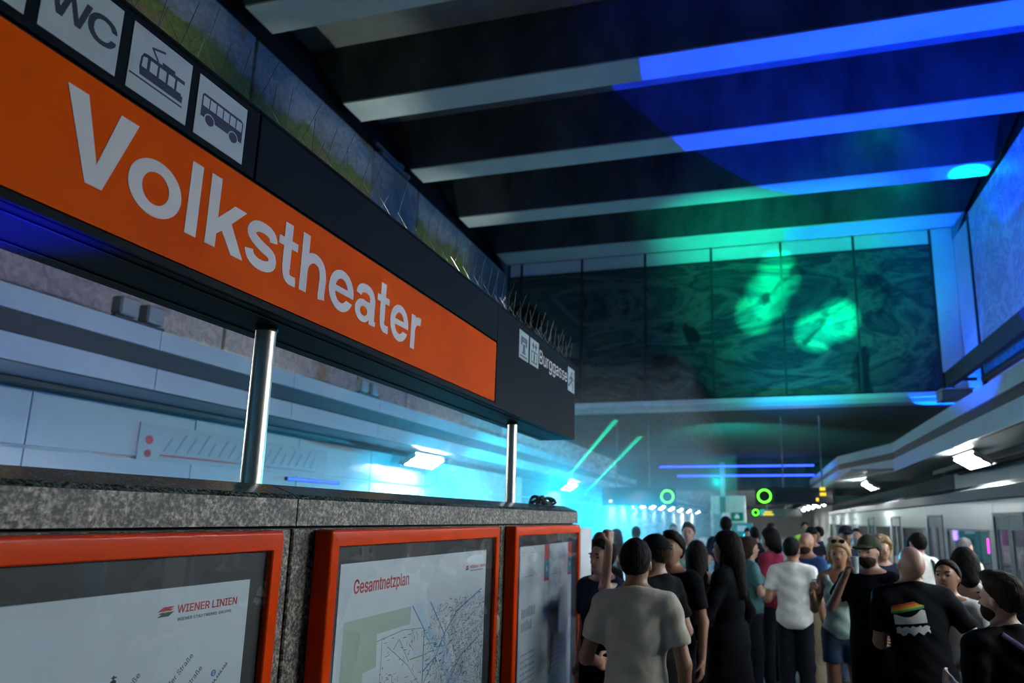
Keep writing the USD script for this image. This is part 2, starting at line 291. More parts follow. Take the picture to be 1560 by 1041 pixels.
# end wall of the high hall: glazed painted panels between dark mullions, pale strip on top, ledge below
we = thing('wall_end', None, None, kind='structure')
ob('masonry', bx(-8.4, 5.8, YE+.06, YE+.36, 5.1, 11.45), M['wall_paint'], we)
mx = [-7.95, -7.52, -5.47, -3.42, -1.37, .69, 2.74, 4.80]
for a, b in zip(mx[:-1], mx[1:]):
    ob('painted_panel', bx(a+.035, b-.035, YE+.015, YE+.055, 5.34, 9.60), M['mural_end'], we)
    ob('top_panel', bx(a+.035, b-.035, YE+.015, YE+.055, 9.66, 10.08), M['wall_paint'], we)
for x in mx:
    ob('mullion', bx(x-.035, x+.035, YE-.02, YE+.055, 5.34, 10.09), M['duct'], we)
ob('transom', bx(-7.95, 4.8, YE-.015, YE+.05, 9.60, 9.66), M['duct'], we)
ob('pilaster', bx(4.84, 5.4, YE-.02, YE+.06, 5.1, 10.09), M['wall_paint'], we)
for z0, z1 in ((5.1, 6.3), (6.31, 7.6), (7.61, 8.9), (8.91, 10.08)):
    ob('cladding_slab', cbx(4.86, 5.38, YE-.045, YE-.02, z0, z1, .006), M['wall_paint'], we)
ob('ledge', cbx(-8.0, 5.38, YE-.28, YE+.05, 5.2, 5.34, .01), M['wall_paint'], we)
ob('ledge_underside', bx(-8.0, 5.38, YE-.22, YE+.36, 5.08, 5.2), M['panel_white'], we)

# lower hall beyond
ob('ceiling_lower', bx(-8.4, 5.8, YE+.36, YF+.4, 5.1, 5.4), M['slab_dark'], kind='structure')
ob('wall_lower', cat(bx(-8.4, -8.05, YE+.3, YF, 3.3, 5.1), bx(5.4, 5.75, YE+.3, YF, 3.3, 5.1)), M['wall_paint'], kind='structure')
ob('wall_lintel', bx(-8.4, 5.8, YF, YF+.4, 3.45, 5.1), M['concrete'], kind='structure')
ob('ceiling_far', bx(-8.4, 5.8, YF+.4, YZ, 3.45, 3.7), M['panel_grey'], kind='structure')

# fascia over the platform edges: two rows of pale panels with a dark gap, soffit behind, ducts
def fascia(name, path, s, zs, step=2.4):
    t = thing(name, None, None, kind='structure')
    for (xa, ya), (xb, yb) in zip(path[:-1], path[1:]):
        L = math.hypot(xb-xa, yb-ya); n = max(1, round(L/step)); d = np.array([xb-xa, yb-ya])/L; nn = np.array([d[1], -d[0]])*s
        def slab(a, b, z0, z1, o0, o1):
            p = [np.array([xa, ya])+d*a+nn*o0, np.array([xa, ya])+d*b+nn*o0, np.array([xa, ya])+d*b+nn*o1, np.array([xa, ya])+d*a+nn*o1]
            return trimesh.convex.convex_hull(np.array([(*q, z) for q in p for z in (z0, z1)]))
        for i in range(n):
            a, b = L*i/n+.005, L*(i+1)/n-.005
            ob('panel', slab(a, b, zs[1], zs[0], 0, .03), M['panel_white'], t)
            ob('panel', slab(a, b, zs[3], zs[2], 0, .03), M['panel_white'], t)
        ob('backing', slab(0, L, zs[3], zs[0]-.02, .035, .10), M['duct'], t)
    return t
fascia('trim_3', [(3.4, YB), (3.4, 20.0), (2.36, 23.9), (2.17, 46), (2.05, 90)], 1, (3.986, 3.725, 3.54, 3.217))
fascia('trim_4', [(-6.9, YB), (-6.9, 90)], -1, (4.01, 3.78, 3.55, 3.30))
ob('ceiling_soffit', cat(bx(3.5, 5.39, YB, YE, 3.22, 3.27), bx(2.3, 5.39, YE, 90, 3.24, 3.29)), M['panel_grey'], kind='structure')
ob('ceiling_soffit', bx(-8.0, -7.0, YB, 90, 3.30, 3.35), M['panel_grey'], kind='structure')
ob('ceiling_soffit', cat(bx(2.35, 3.8, 31, 90, 2.86, 2.92), bx(-8.0, -7.0, 34.5, 90, 2.86, 2.92)), M['panel_dimmed'], kind='structure')
for x in (4.35, 4.62, 4.95):
    ob('cable_duct', cbx(x, x+.12, YB, 19.9, 3.09, 3.212, .01), M['duct'], label='long dark cable duct over the train, '+{4.35: 'nearest the platform', 4.62: 'middle one of three', 4.95: 'nearest the wall'}[x], cat='cable duct')
for x in (-7.72, -7.9):
    ob('cable_duct', cbx(x, x+.07, YB, 60, 3.215, 3.292, .01), M['duct'], label='thin dark cable duct over the empty track, '+('nearer the platform' if x > -7.8 else 'nearer the wall'), cat='cable duct')
t = thing('cable_tray', 'long black cable tray hanging in front of the blue painted wall', 'cable tray')
ob('tray', prism_y([(4.55, 5.22), (4.7, 5.22), (4.7, 5.62), (4.55, 5.62)], YB, 18.7), M['duct'], t)
for y in (-6, -1, 4, 9, 14, 18.5):
    ob('bracket', bx(4.7, 5.24, y-.04, y+.04, 5.36, 5.44), M['duct'], t)
ob('end_cap', prism_y([(4.5, 5.2), (4.72, 5.2), (4.72, 5.64), (4.5, 5.64)], 18.66, 18.74), M['duct'], t)
t = thing('junction_box', 'open pale junction box at the end of the black cable tray', 'junction box', (4.62, 18.2, 4.93))
ob('box', cbx(-.35, .35, -.3, .3, -.12, .12, .02), M['panel_grey'], t)
ob('lid', cbx(-.38, .38, -.33, .33, .125, .15, .01), M['wall_paint'], t)
ob('hanger', cat(bx(-.02, .02, -.02, .02, .15, .26)), M['duct'], t)

# ------------------------------------------------------------------ fluorescent lamps under the soffits
lamp0 = None
def lamp(x, y, z, label, group, tilt=0):
    global lamp0
    t = thing('fluorescent_lamp', label, 'lamp', (x, y, z), group=group); UsdGeom.Xform(t).AddRotateYOp().Set(float(tilt))
    if lamp0 is None:
        lamp0 = t
        ob('housing', cbx(-.24, .24, -.70, .70, .06, .10, .01), M['lamp_body'], t)
        for k in (-.15, 0, .15):
            ob('tube', tube((k, -.63, .03), (k, .63, .03), .018, 8), M['tube'], t)
        for e in (-.66, .66):
            ob('socket', cbx(-.19, .19, e-.02, e+.02, .0, .06, .004), M['lamp_body'], t)
    else:
        t.GetReferences().AddInternalReference(lamp0.GetPath()); t.SetInstanceable(True)
    return t
for y, x in ((4.4, 3.9), (6.8, 3.9), (9.2, 3.9), (14.6, 3.9), (24.4, 3.35)):  # extra nearer lamps out of view, added to brighten the stele
    lamp(x, y, 3.0, 'bright three-tube fluorescent lamp under the soffit over the train, some nearer ones added out of view' if y != 14.6 else 'large glaring fluorescent lamp over the train, nearest one in view', 'lamps over the train' if y != 14.6 else None, 33)
for y in (33, 37, 41, 46, 51, 57, 64, 72, 82):
    lamp(2.75, y, 2.72, 'small distant fluorescent lamp in the row beyond the train', 'distant lamps beyond the train', 25)
for y in (3.6, 13.9, 25.6):
    lamp(-7.4, y, 3.06, {13.9: 'bright fluorescent lamp on the far track side seen over the granite stele', 25.6: 'bright fluorescent lamp in the cyan haze beside the second steel post'}.get(y, 'fluorescent lamp under the soffit of the empty track, nearest the picture edge'), None, -33)
for y in (36, 39, 42.5, 46, 50, 55, 61, 68, 77):
    lamp(-7.4, y, 2.72, 'small distant fluorescent lamp in the row beyond the cyan haze', 'distant lamps beyond the haze', -30)

# ------------------------------------------------------------------ information stele of granite
stele = thing('information_stele', 'long grey granite information stele carrying the orange station sign', 'information stele', (0, 0, 0))
SE = 5.43
joints = [(-1.70, .135), (.141, 1.962), (1.968, 3.789), (3.795, SE)]
capprof = [(-1.495, 1.822), (-1.495, 1.905), (-1.515, 1.918), (-1.615, 1.955), (-1.70, 1.955), (-1.80, 1.918), (-1.82, 1.905), (-1.82, 1.822)]
for a, b in joints:
    body = prism_y([(-1.495, 1.822), (-1.495, 1.908), (-1.82, 1.908), (-1.82, 1.822)], a, b)
    c = ob('cap_stone', body, M['gran'], stele)
    ob('polished_top', prism_y([(-1.4965, 1.9085), (-1.515, 1.9235), (-1.61, 1.957), (-1.70, 1.957), (-1.80, 1.9235), (-1.8185, 1.9085)], a+.0015, b-.0015), M['gran_top'], c)
for a, b in joints:
    ob('pillar_slab', cbx(-1.80, -1.507, a+.003, b-.003, .12, 1.812, .004), M['gran'], stele)
ob('core', bx(-1.78, -1.53, -1.69, SE-.02, .0, 1.90), M['black'], stele)
ob('plinth', cbx(-1.84, -1.47, -1.70, SE+.02, .0, .12, .006), M['gran'], stele)
def post(y):
    p = ob('post', tube((-1.65, y, 1.94), (-1.65, y, 2.4885), .0335, 32), M['steel'], stele, smooth=40)
    ob('collar', tube((-1.65, y, 2.476), (-1.65, y, 2.4885), .037, 32), M['duct'], p, smooth=40)  # no real collar: dark ring put where only shade falls
for y in (-.6, 1.922, 4.299): post(y)

# ------------------------------------------------------------------ station sign on the posts
SX = -1.5
sign = thing('station_sign', 'dark station sign box with orange name panel reading Volkstheater', 'station sign')
ob('housing', cat(cbx(-1.80, SX-.012, -.9, 5.326, 2.489, 3.10, .006), bx(SX-.014, SX-.002, -.9, 5.324, 2.49, 2.512), bx(SX-.014, SX-.002, 3.626, 5.324, 2.512, 3.098), bx(SX-.014, SX-.002, -.9, .02, 2.512, 3.098)), M['navy'], sign)
for a, b in ((.02, 1.632), (1.636, 3.624)):
    ob('header_panel', cbx(SX-.014, SX-.002, a, b-.002, 2.876, 3.098, .002), M['navy'], sign)
ob('top_edge', cbx(-1.805, SX+.002, -.9, 5.328, 3.098, 3.112, .004), M['navy'], sign)
for x in (-1.56, -1.735):
    ob('groove', bx(x-.004, x+.004, -.88, 5.31, 2.486, 2.4895), M['black'], sign)
op = ob('name_panel', bx(SX-.012, SX-.004, .03, 3.617, 2.517, 2.866), M['orange_sign'], sign)
ob('panel_gap', cat(bx(SX-.0135, SX-.0125, .0, 3.624, 2.50, 2.876)), M['black'], sign)
W_ = .0375
def ell(cx, cy, rx, ry, n=48): return Polygon([(cx+rx*math.cos(2*math.pi*i/n), cy+ry*math.sin(2*math.pi*i/n)) for i in range(n)])
def curve(pts, w):
    from scipy.interpolate import splprep, splev
    p = np.array(pts); tck, _ = splprep(p.T, s=0, k=3); q = np.array(splev(np.linspace(0, 1, 60), tck)).T
    return LineString(q).buffer(w/2, cap_style=2, join_style=1)
H_, X_ = .210, .152
def glyph(c):
    if c == 'V': return Polygon([(0, H_), (.050, H_), (.092, .056), (.134, H_), (.184, H_), (.113, 0), (.071, 0)])
    if c == 'o': return ell(.079, X_/2, .079, X_/2+.002).difference(ell(.079, X_/2, .040, X_/2-.031))
    if c == 'l': return sbox(0, 0, W_, H_)
    if c == 'k': return unary_union([sbox(0, 0, W_, H_), Polygon([(W_-.002, .040), (W_-.002, .088), (.096, X_), (.144, X_), (.062, .064)]), Polygon([(.056, .058), (.089, .093), (.145, 0), (.098, 0)])])
    if c == 's': return curve([(.118, .107), (.106, .130), (.068, .1385), (.030, .127), (.020, .107), (.042, .087), (.084, .072), (.117, .055), (.118, .033), (.090, .0165), (.062, .0145), (.030, .025), (.016, .050)], .035).buffer(0)
    if c == 't': return unary_union([sbox(.024, .05, .024+W_, .204), sbox(0, .122, .092, .150), curve([(.0428, .065), (.0435, .040), (.052, .022), (.070, .0155), (.092, .0165)], .033), ]).intersection(sbox(0, 0, .0925, .21))
    if c == 'h': return unary_union([sbox(0, 0, W_, H_), curve([(.020, .085), (.033, .117), (.066, .1365), (.102, .127), (.1195, .095), (.1205, .05), (.1205, 0)], .0365)])
    if c == 'e':
        e = ell(.0765, X_/2, .0765, X_/2+.002).difference(ell(.0765, X_/2, .039, X_/2-.030))
        e = e.difference(Polygon([(.085, .0655), (.2, .0655), (.2, .040), (.105, .048)]))
        return unary_union([e, sbox(.03, .0655, .150, .089).intersection(ell(.0765, X_/2, .0765, X_/2+.002))])
    if c == 'a':
        b = ell(.054, .044, .054, .046).difference(ell(.060, .044, .025, .019))
        return unary_union([b, sbox(.10, 0, .137, .10), sbox(.07, .063, .11, .088), curve([(.1185, .080), (.117, .110), (.103, .130), (.070, .1385), (.034, .129), (.021, .105)], .035), sbox(.10, 0, .146, .020)])
    if c == 'r': return unary_union([sbox(0, 0, W_, X_), curve([(.018, .080), (.027, .108), (.046, .128), (.068, .1345), (.087, .1335)], .036)])
boxes = [('V', 1.055, 1.239, 2.607, 2.817), ('o', 1.228, 1.387, 2.606, 2.757), ('l', 1.408, 1.446, 2.606, 2.816), ('k', 1.477, 1.622, 2.606, 2.816), ('s', 1.626, 1.763, 2.604, 2.760), ('t', 1.767, 1.860, 2.604, 2.809),
         ('h', 1.880, 2.019, 2.603, 2.811), ('e', 2.037, 2.190, 2.599, 2.756), ('a', 2.203, 2.347, 2.601, 2.757), ('t', 2.353, 2.444, 2.600, 2.805), ('e', 2.457, 2.606, 2.594, 2.753), ('r', 2.630, 2.717, 2.592, 2.747)]
for c, y0, y1, z0, z1 in boxes:
    g = glyph(c); a = g.bounds
    g = affinity.translate(affinity.scale(g, (y1-y0)/(a[2]-a[0]), (z1-z0)/(a[3]-a[1]), origin=(a[0], a[1])), y0-a[0], z0-a[1])
    ob('letter', plate(g, SX-.0042, .0014), M['letter'], op)
# pictogram tiles
def tile(y0, y1, z0, z1, shapes, extra=None):
    p = ob('pictogram_tile', bx(SX-.004, SX, y0, y1, z0, z1), M['tile_white'], sign)
    if shapes is not None:
        g = affinity.translate(affinity.scale(shapes, y1-y0, z1-z0, origin=(0, 0)), y0, z0)
        ob('pictogram', plate(g, SX-.0002, .0006), M['print_dark'], p)
    return p
tile(.72, .942, 2.899, 3.078, unary_union([sbox(.2, .2, .4, .8), sbox(.6, .2, .8, .8)]))
p = tile(.970, 1.154, 2.899, 3.079, None)
ob('lettering', cat(text_plate('W', SX-.0002, .983, 2.954, 1.079, 3.027, bold=True), text_plate('C', SX-.0002, 1.073, 2.953, 1.146, 3.029, bold=True)), M['print_dark'], p)
tram = unary_union([Polygon([(.175, .295), (.155, .40), (.165, .56), (.20, .64), (.27, .655), (.90, .655), (.90, .60), (.86, .60), (.86, .40), (.89, .40), (.89, .295)]), sbox(.02, .225, .90, .25), sbox(.50, .65, .72, .70),
                    LineString([(.43, .66), (.32, .80), (.50, .86), ]).buffer(.014, cap_style=2), LineString([(.33, .80), (.53, .865)]).buffer(.016, cap_style=2)])
tram = tram.difference(unary_union([Polygon([(.185, .43), (.195, .58), (.25, .60), (.27, .60), (.27, .43)])]+[sbox(.315+.152*i, .43, .435+.152*i, .60) for i in range(4)]))
tile(1.184, 1.365, 2.896, 3.078, tram)
bus = unary_union([Polygon([(.09, .35), (.09, .70), (.12, .74), (.90, .74), (.94, .70), (.94, .35)])]).difference(unary_union([sbox(.115+.137*i, .53, .235+.137*i, .70) for i in range(6)]+[ell(.27, .35, .105, .105), ell(.76, .35, .105, .105)]))
bus = unary_union([bus, ell(.27, .35, .085, .085), ell(.76, .35, .085, .085)])
tile(1.392, 1.574, 2.894, 3.075, bus)
phone = unary_union([sbox(.18, .62, .82, .80), sbox(.18, .50, .32, .66), sbox(.68, .50, .82, .66), sbox(.40, .22, .60, .55), sbox(.32, .20, .68, .27), sbox(.12, .08, .88, .13)]).difference(unary_union([sbox(.36, .66, .40, .76), sbox(.48, .66, .52, .76), sbox(.6, .66, .64, .76)]))
tile(3.984, 4.162, 2.870, 3.055, phone)
lift = unary_union([sbox(.16, .10, .84, .56).difference(sbox(.23, .15, .77, .51)), sbox(.42, .17, .58, .42), ell(.5, .46, .07, .04), Polygon([(.22, .72), (.36, .92), (.50, .72), (.40, .72), (.40, .62), (.32, .62), (.32, .72)]), Polygon([(.52, .80), (.66, .60), (.80, .80), (.70, .80), (.70, .90), (.62, .90), (.62, .80)])])
tile(4.190, 4.370, 2.873, 3.055, lift)
ob('lettering', text_plate('Burggasse', SX-.0022, 4.393, 2.892, 5.084, 3.018, t=.0012), M['letter'], sign)
ext = unary_union([ell(.55, .78, .09, .09), Polygon([(.42, .68), (.66, .66), (.62, .42), (.44, .42)]), LineString([(.60, .62), (.84, .52)]).buffer(.045), LineString([(.46, .64), (.24, .50)]).buffer(.045), LineString([(.56, .44), (.78, .26), (.70, .10)]).buffer(.05), LineString([(.48, .44), (.30, .30), (.14, .22)]).buffer(.05)])
tile(5.102, 5.290, 2.865, 3.058, ext)

# bird spikes along the top of the sign
t = thing('bird_spike_strip', 'row of thin steel bird spikes along the top edge of the orange sign', 'bird spikes')
ob('base_strip', cat(bx(-1.56, -1.51, -.85, 5.30, 3.1125, 3.118), bx(-1.70, -1.65, -.85, 5.30, 3.1125, 3.118)), M['black'], t)
y = .62; i = 0
while y < 5.29:
    dy = (.018, -.012, .03, .005, .022)[i % 5]
    ob('spike', tube((-1.53, y, 3.116), (-1.515+.03*((i % 3)-1), y+dy+.015, 3.116+.165+.012*(i % 3)), .0012, 4), M['spike'], t)
    ob('spike', tube((-1.545, y+.045, 3.116), (-1.64-.05*(i % 2), y+.045+dy*.5, 3.116+.155), .0012, 4), M['spike'], t)
    if i % 2 == 0:
        ob('spike', tube((-1.675, y+.02, 3.116), (-1.60, y+.03-dy, 3.116+.16), .0012, 4), M['spike'], t)
    y += .072; i += 1

# ------------------------------------------------------------------ display cases and their posters
XF = -1.432
def fr(y, z): return y*1.0529, (z-1.85)*1.0529+1.85          # values were measured on another plane
def case(y0, y1, label):
    t = thing('display_case', label, 'display case')
    zt, zb, w = 1.809, .42, .047
    def loop(a, b, c, d, r, x, n=5):
        pts = []
        for (cy, cz, t0) in ((b-r, d-r, 0), (a+r, d-r, 90), (a+r, c+r, 180), (b-r, c+r, 270)):
            for q in range(n):
                th = math.radians(t0+90*q/(n-1)); pts.append((x, cy+r*math.cos(th), cz+r*math.sin(th)))
        return np.array(pts)
    lo = [loop(y0, y1, zb, zt, .009, -1.498), loop(y0, y1, zb, zt, .009, XF-.011), loop(y0+.0015, y1-.0015, zb+.0015, zt-.0015, .009, XF-.0055), loop(y0+.005, y1-.005, zb+.005, zt-.005, .009, XF-.0018), loop(y0+.011, y1-.011, zb+.011, zt-.011, .008, XF),
          loop(y0+w-.003, y1-w+.003, zb+w-.003, zt-.055, .005, XF), loop(y0+w, y1-w, zb+w, zt-.058, .004, XF-.003), loop(y0+w, y1-w, zb+w, zt-.058, .004, -1.46)]
    nn = len(lo[0]); fs = []
    for a in range(len(lo)-1):
        for q in range(nn):
            q1 = (q+1) % nn; fs.append([a*nn+q, a*nn+q1, (a+1)*nn+q1, (a+1)*nn+q])
    ob('frame', trimesh.Trimesh(np.vstack(lo), np.vstack([np.array(fs)[:, [0, 1, 2]], np.array(fs)[:, [0, 2, 3]]]), process=False), M['red'], t, smooth=35)
    ob('backboard', bx(-1.496, -1.452, y0+.02, y1-.02, zb+.02, zt-.03), M['mount'], t)
    ob('pane', plate(sbox(y0+w-.005, zb+w-.005, y1-w+.005, zt-.053), -1.440, .0015), M['glass'], t)
    ob('hinge_screw', tube((XF-.002, y1-.016, 1.33), (XF+.004, y1-.016, 1.33), .008, 12), M['steel'], t)
    return t
case(.318, 1.838, 'orange framed display case with the line map, nearest on the granite stele')
c2 = case(2.075, 3.599, 'orange framed display case holding the Gesamtnetzplan network map')
m_ = trimesh.creation.icosphere(2, 1.0); m_.vertices = m_.vertices*[.016, .022, .055]+[-1.442, 3.612, 1.29]; ob('latch', m_, mat('ivory', (.50, .47, .36), .4), c2, smooth=True, label='ivory oval latch')
case(3.853, 5.293, 'narrow-looking orange framed display case with two notices, farthest on the stele')
XP = -1.4505
def ps(y, z): return y*1.0511, (z-1.85)*1.0511+1.85
def PT(y, z): return ps(y, z)
def sheet(name, label, c, y0, y1, z0, z1):
    a, b = ps(y0, z0), ps(y1, z1)
    t = thing(name, label, c)
    ob('sheet', cbx(XP-.0012, XP, a[0], b[0], a[1], b[1], .0004), M['sheet'], t)
    return t
def logo(t, y0, y1, z0, z1):
    up = Polygon([(0, .55), (.32, .98), (1.0, .98), (.74, .72), (.96, .72), (.80, .55), (.58, .55), (.54, .62), (.50, .55)]); dn = affinity.rotate(up, 180, origin=(.5, .5))
    for s, m in ((up, 'logo_red'), (dn, 'logo_dark')):
        ob('logo', plate(affinity.translate(affinity.scale(s, y1-y0, z1-z0, origin=(0, 0)), y0, z0), XP, .0003), M[m], t)
# line map
t = sheet('route_poster', 'white line map poster with slanted station names in the nearest orange case', 'poster', .45, 1.644, .62, 1.682)
a, b = ps(1.354, 1.617), ps(1.401, 1.640); logo(t, a[0], b[0], a[1], b[1])
a, b = ps(1.410, 1.6215), ps(1.602, 1.6405); ob('lettering', text_plate('WIENER LINIEN', XP, a[0], a[1], b[0], b[1], bold=True, t=.0003), M['logo_red'], t)
a, b = ps(1.413, 1.603), ps(1.585, 1.6105); ob('lettering', text_plate('WIENER STADTWERKE GRUPPE', XP, a[0], a[1], b[0], b[1], bold=True, t=.0003), M['logo_dark'], t)
for s, y, z, h in (('Hütteldorfer Straße', 1.475, 1.513, .0135), ('Kendlerstraße', 1.508, 1.478, .0135), ('Johnstraße', 1.330, 1.497, .0135), ('Schweglerstraße', 1.245, 1.40, .0135), ('Westbahnhof', 1.16, 1.385, .0135), ('Zieglergasse', 1.08, 1.37, .0135)):
    q = ps(y, z); ob('lettering', text_plate(s, XP, q[0], q[1], h=h, ang=45, at_end=True, t=.0003), M['print_dark'], t)
q = ps(1.530, 1.425); ob('lettering', text_plate('Ottakring', XP, q[0], q[1], h=.0142, ang=45, at_end=True, t=.0003, bold=True), M['print_dark'], t)
q = ps(1.592, 1.474); ob('lettering', text_plate('45A,46A,46B,48A', XP, q[0], q[1], h=.0082, bold=True, ang=45, at_end=True, t=.0003), M['print_dark'], t)
q = ps(1.546, 1.459); ob('suburban_rail_logo', plate(ell(q[0], q[1], .0085, .0085, 24), XP, .0003), M['map_blue'], t)
ob('suburban_rail_letter', text_plate('S', XP+.0003, q[0]-.003, q[1]-.005, q[0]+.0035, q[1]+.005, bold=True, t=.0002), M['sheet'], t)
q = ps(1.262, 1.500); ob('church_mark', plate(unary_union([ell(q[0], q[1]-.004, .008, .006, 16), sbox(q[0]-.002, q[1], q[0]+.002, q[1]+.011), sbox(q[0]-.006, q[1]+.005, q[0]+.008, q[1]+.008)]), XP, .0003), M['print_dark'], t)
a, b = ps(.50, 1.16), ps(1.60, 1.185); ob('route_line', plate(sbox(a[0], a[1], b[0], b[1]), XP, .0003), M['orange_sign'], t)
# network map
t = sheet('network_map', 'white network map poster titled Gesamtnetzplan behind glass', 'poster', 2.058, 3.287, .62, 1.697)
a, b = ps(2.142, 1.580), ps(2.519, 1.641); ob('lettering', text_plate('Gesamtnetzplan', XP, a[0], a[1], b[0], b[1], bold=True, t=.0003), M['logo_red'], t)
a, b = ps(3.045, 1.611), ps(3.085, 1.632); logo(t, a[0], b[0], a[1], b[1])
a, b = ps(3.097, 1.617), ps(3.288, 1.630); ob('lettering', text_plate('WIENER LINIEN', XP, a[0], a[1], b[0]-.006, b[1], bold=True, t=.0003), M['logo_red'], t)
a, b = ps(3.10, 1.604), ps(3.25, 1.609); ob('lettering', text_plate('WIENER STADTWERKE GRUPPE', XP, a[0], a[1], b[0], b[1], bold=True, t=.0003), M['logo_dark'], t)
def poly(pts): return Polygon([ps(*p) for p in pts])
def line(pts, w): return LineString([ps(*p) for p in pts]).buffer(w/2, cap_style=2, join_style=2)
ob('map_field', plate(poly([(2.10, 1.506), (2.549, 1.507), (2.547, 1.441), (2.308, 1.438), (2.316, 1.325), (2.232, 1.320), (2.228, .80), (2.085, .80)]).buffer(-.004).buffer(.004), XP, .0002), M['map_green'], t)
ob('map_river', plate(unary_union([poly([(2.58, 1.509), (2.637, 1.508), (2.70, 1.42), (2.83, 1.30), (3.00, 1.13), (3.02, .9), (2.96, .9), (2.92, 1.13), (2.80, 1.27), (2.68, 1.37)]), poly([(2.80, 1.33), (2.86, 1.36), (2.95, 1.22), (2.88, 1.18)])]).buffer(.001), XP, .0002), M['map_river'], t)
for pts, w, m in (([(2.559, 1.508), (2.668, 1.402), (2.672, 1.19), (2.67, .8)], .006, 'map_blue'), ([(2.709, 1.507), (2.847, 1.365), (2.86, 1.33)], .006, 'map_blue'), ([(3.245, 1.514), (2.972, 1.44), (2.848, 1.354), (2.78, 1.278), (2.674, 1.239)], .006, 'map_blue'),
                  ([(2.672, 1.391), (2.767, 1.296), (2.86, 1.15)], .004, 'map_line_green'), ([(2.563, 1.305), (2.667, 1.303)], .005, 'map_line_green'), ([(3.214, 1.287), (3.021, 1.235), (2.86, 1.10)], .006, 'map_blue'), ([(2.86, 1.36), (2.78, 1.278), (2.67, 1.18), (2.5, 1.05)], .005, 'map_line_brown'),
                  ([(2.346, 1.422), (2.349, 1.0)], .003, 'map_grey'), ([(2.386, 1.382), (2.546, 1.287), (2.75, 1.1)], .003, 'map_grey'), ([(2.31, 1.412), (2.50, 1.425), (2.66, 1.41)], .003, 'map_grey'), ([(2.47, 1.395), (2.55, 1.30)], .003, 'map_grey'), ([(2.47, 1.395), (2.43, 1.365)], .003, 'map_grey')):
    ob('route_line', plate(line(pts, w), XP+.0002, .0002), M[m], t)
dash = []
r_ = np.random.default_rng(3)
for k in range(1500):
    y = r_.uniform(2.33, 3.30); z = r_.uniform(.95, 1.50)
    lim = 1.50 if y > 2.72 else (1.415 if y > 2.3 else 1.3)
    if z > lim or (y < 2.70 and r_.random() < .62): continue
    L, w, a_ = r_.uniform(.008, .028), r_.uniform(.0012, .0026), r_.choice([0, 0, 0, 45, -45, 90])
    q = ps(y, z); dash.append(affinity.rotate(sbox(q[0], q[1], q[0]+L, q[1]+w), a_))
ob('station_names', plate(MultiPolygon(dash), XP+.0004, .0002), M['logo_dark'], t, kind='stuff')
fine = []
for k in range(260):
    y, z = r_.uniform(2.74, 3.27), r_.uniform(.95, 1.47); a_ = r_.choice([20, 45, -45, 80, -70, 10]); L = r_.uniform(.04, .16); c, s = math.cos(math.radians(a_)), math.sin(math.radians(a_))
    p2 = (min(max(y+c*L, 2.7), 3.29), min(z+s*L, 1.49)); fine.append(line([(y, z), p2], .0016))
ob('bus_lines', plate(MultiPolygon([f for f in fine if f.geom_type == 'Polygon' and f.area > 0]), XP+.0003, .0002), M['map_grey'], t, kind='stuff')
# notices
for n, (y0, y1, z1, ry, lab, ty) in enumerate(((3.787, 4.338, 1.692, 4.232, 'white notice with red and blue edge strip, next to the network map', 3.83), (4.345, 4.862, 1.694, 4.764, 'white notice with red and blue edge strip, farthest from the network map', 4.38))):
    t = sheet('notice', lab, 'notice', y0, y1, .62, z1)
    q0, q1 = ps(ry, 1.466), ps(ry+.098, z1-.001); ob('edge_strip', plate(sbox(q0[0], q0[1], min(q1[0], ps(y1, 0)[0]-.001), q1[1]), XP, .0003), M['notice_red'], t)
    q0, q1 = ps(ry+.02, 1.495), ps(ry+.085, 1.585); ob('emblem', plate(sbox(q0[0], q0[1], q1[0], q1[1]).buffer(.008), XP+.0003, .0003), M['notice_blue'], t)
    q0 = ps(ry+.052, 1.52); ob('emblem_mark', plate(ell(q0[0], q0[1]+.02, .014, .02), XP+.0006, .0002), M['sheet'], t)
    ln = []
    def para(ya, yb, za, zb, step, h):
        z = za
        while z > zb:
            y = ya
            while y < yb:
                L = r_.uniform(.015, .05); q = ps(y, z); ln.append(sbox(q[0], q[1], q[0]+min(L, (yb-y)*1.05), q[1]+h)); y += L+.012
            z -= step
    para(ty, ty+.19, 1.515-.02*n, 1.505-.02*n, .05, .007)
    para(ty, ty+.25, 1.08, .70, .034, .012)
    ob('text_lines', plate(MultiPolygon(ln), XP, .0003), M['notice_grey'], t, kind='stuff')
    hd = []
    for z, L in ((1.290+.02*n, .235), (1.215+.02*n, .19)):
        y = ty
        while y < ty+L-.02:
            w = r_.uniform(.018, .032); q = ps(y, z); hd.append(sbox(q[0], q[1], q[0]+w*.8, q[1]+r_.uniform(.045, .062))); y += w+.004
    ob('heading', plate(MultiPolygon(hd), XP, .0003), M['notice_grey'], t, kind='stuff')
# bits on and at the end of the stele
t = thing('cable_heap', 'heap of black cables lying on the far end of the granite cap', 'cables', (-1.66, 4.98, 1.957))
def loop_tube(pts, r, n=6):
    p = np.array(pts); return cat(*[tube(p[i], p[i+1], r, n) for i in range(len(p)-1)])
for k, (cy, s, hh) in enumerate(((-.10, .05, .05), (.10, .10, .045), (.2, .09, .04))):
    th = np.linspace(0, 12, 40); ob('coil', loop_tube(np.stack([.05*np.cos(th)*(.6+.4*np.sin(th*.7)), cy+s*np.sin(th*1.1), .012+hh*.5*(1+np.sin(th*1.7+k))], 1), .010), M['cable'], t)
th = np.linspace(0, 1, 12); ob('loose_end', loop_tube(np.stack([0*th, -.12-.16*th, .05-.04*th**2], 1), .004), M['cable'], t)
t = thing('end_panel', 'slim white notice board standing out from the end of the stele', 'notice board', (-1.50, 5.5, 0))
ob('board', cbx(-.015, .015, -.0, .36, 1.36, 1.78, .004), M['sheet'], t)
ob('leg', tube((0, .18, 0), (0, .18, 1.36), .012, 10), M['duct'], t)

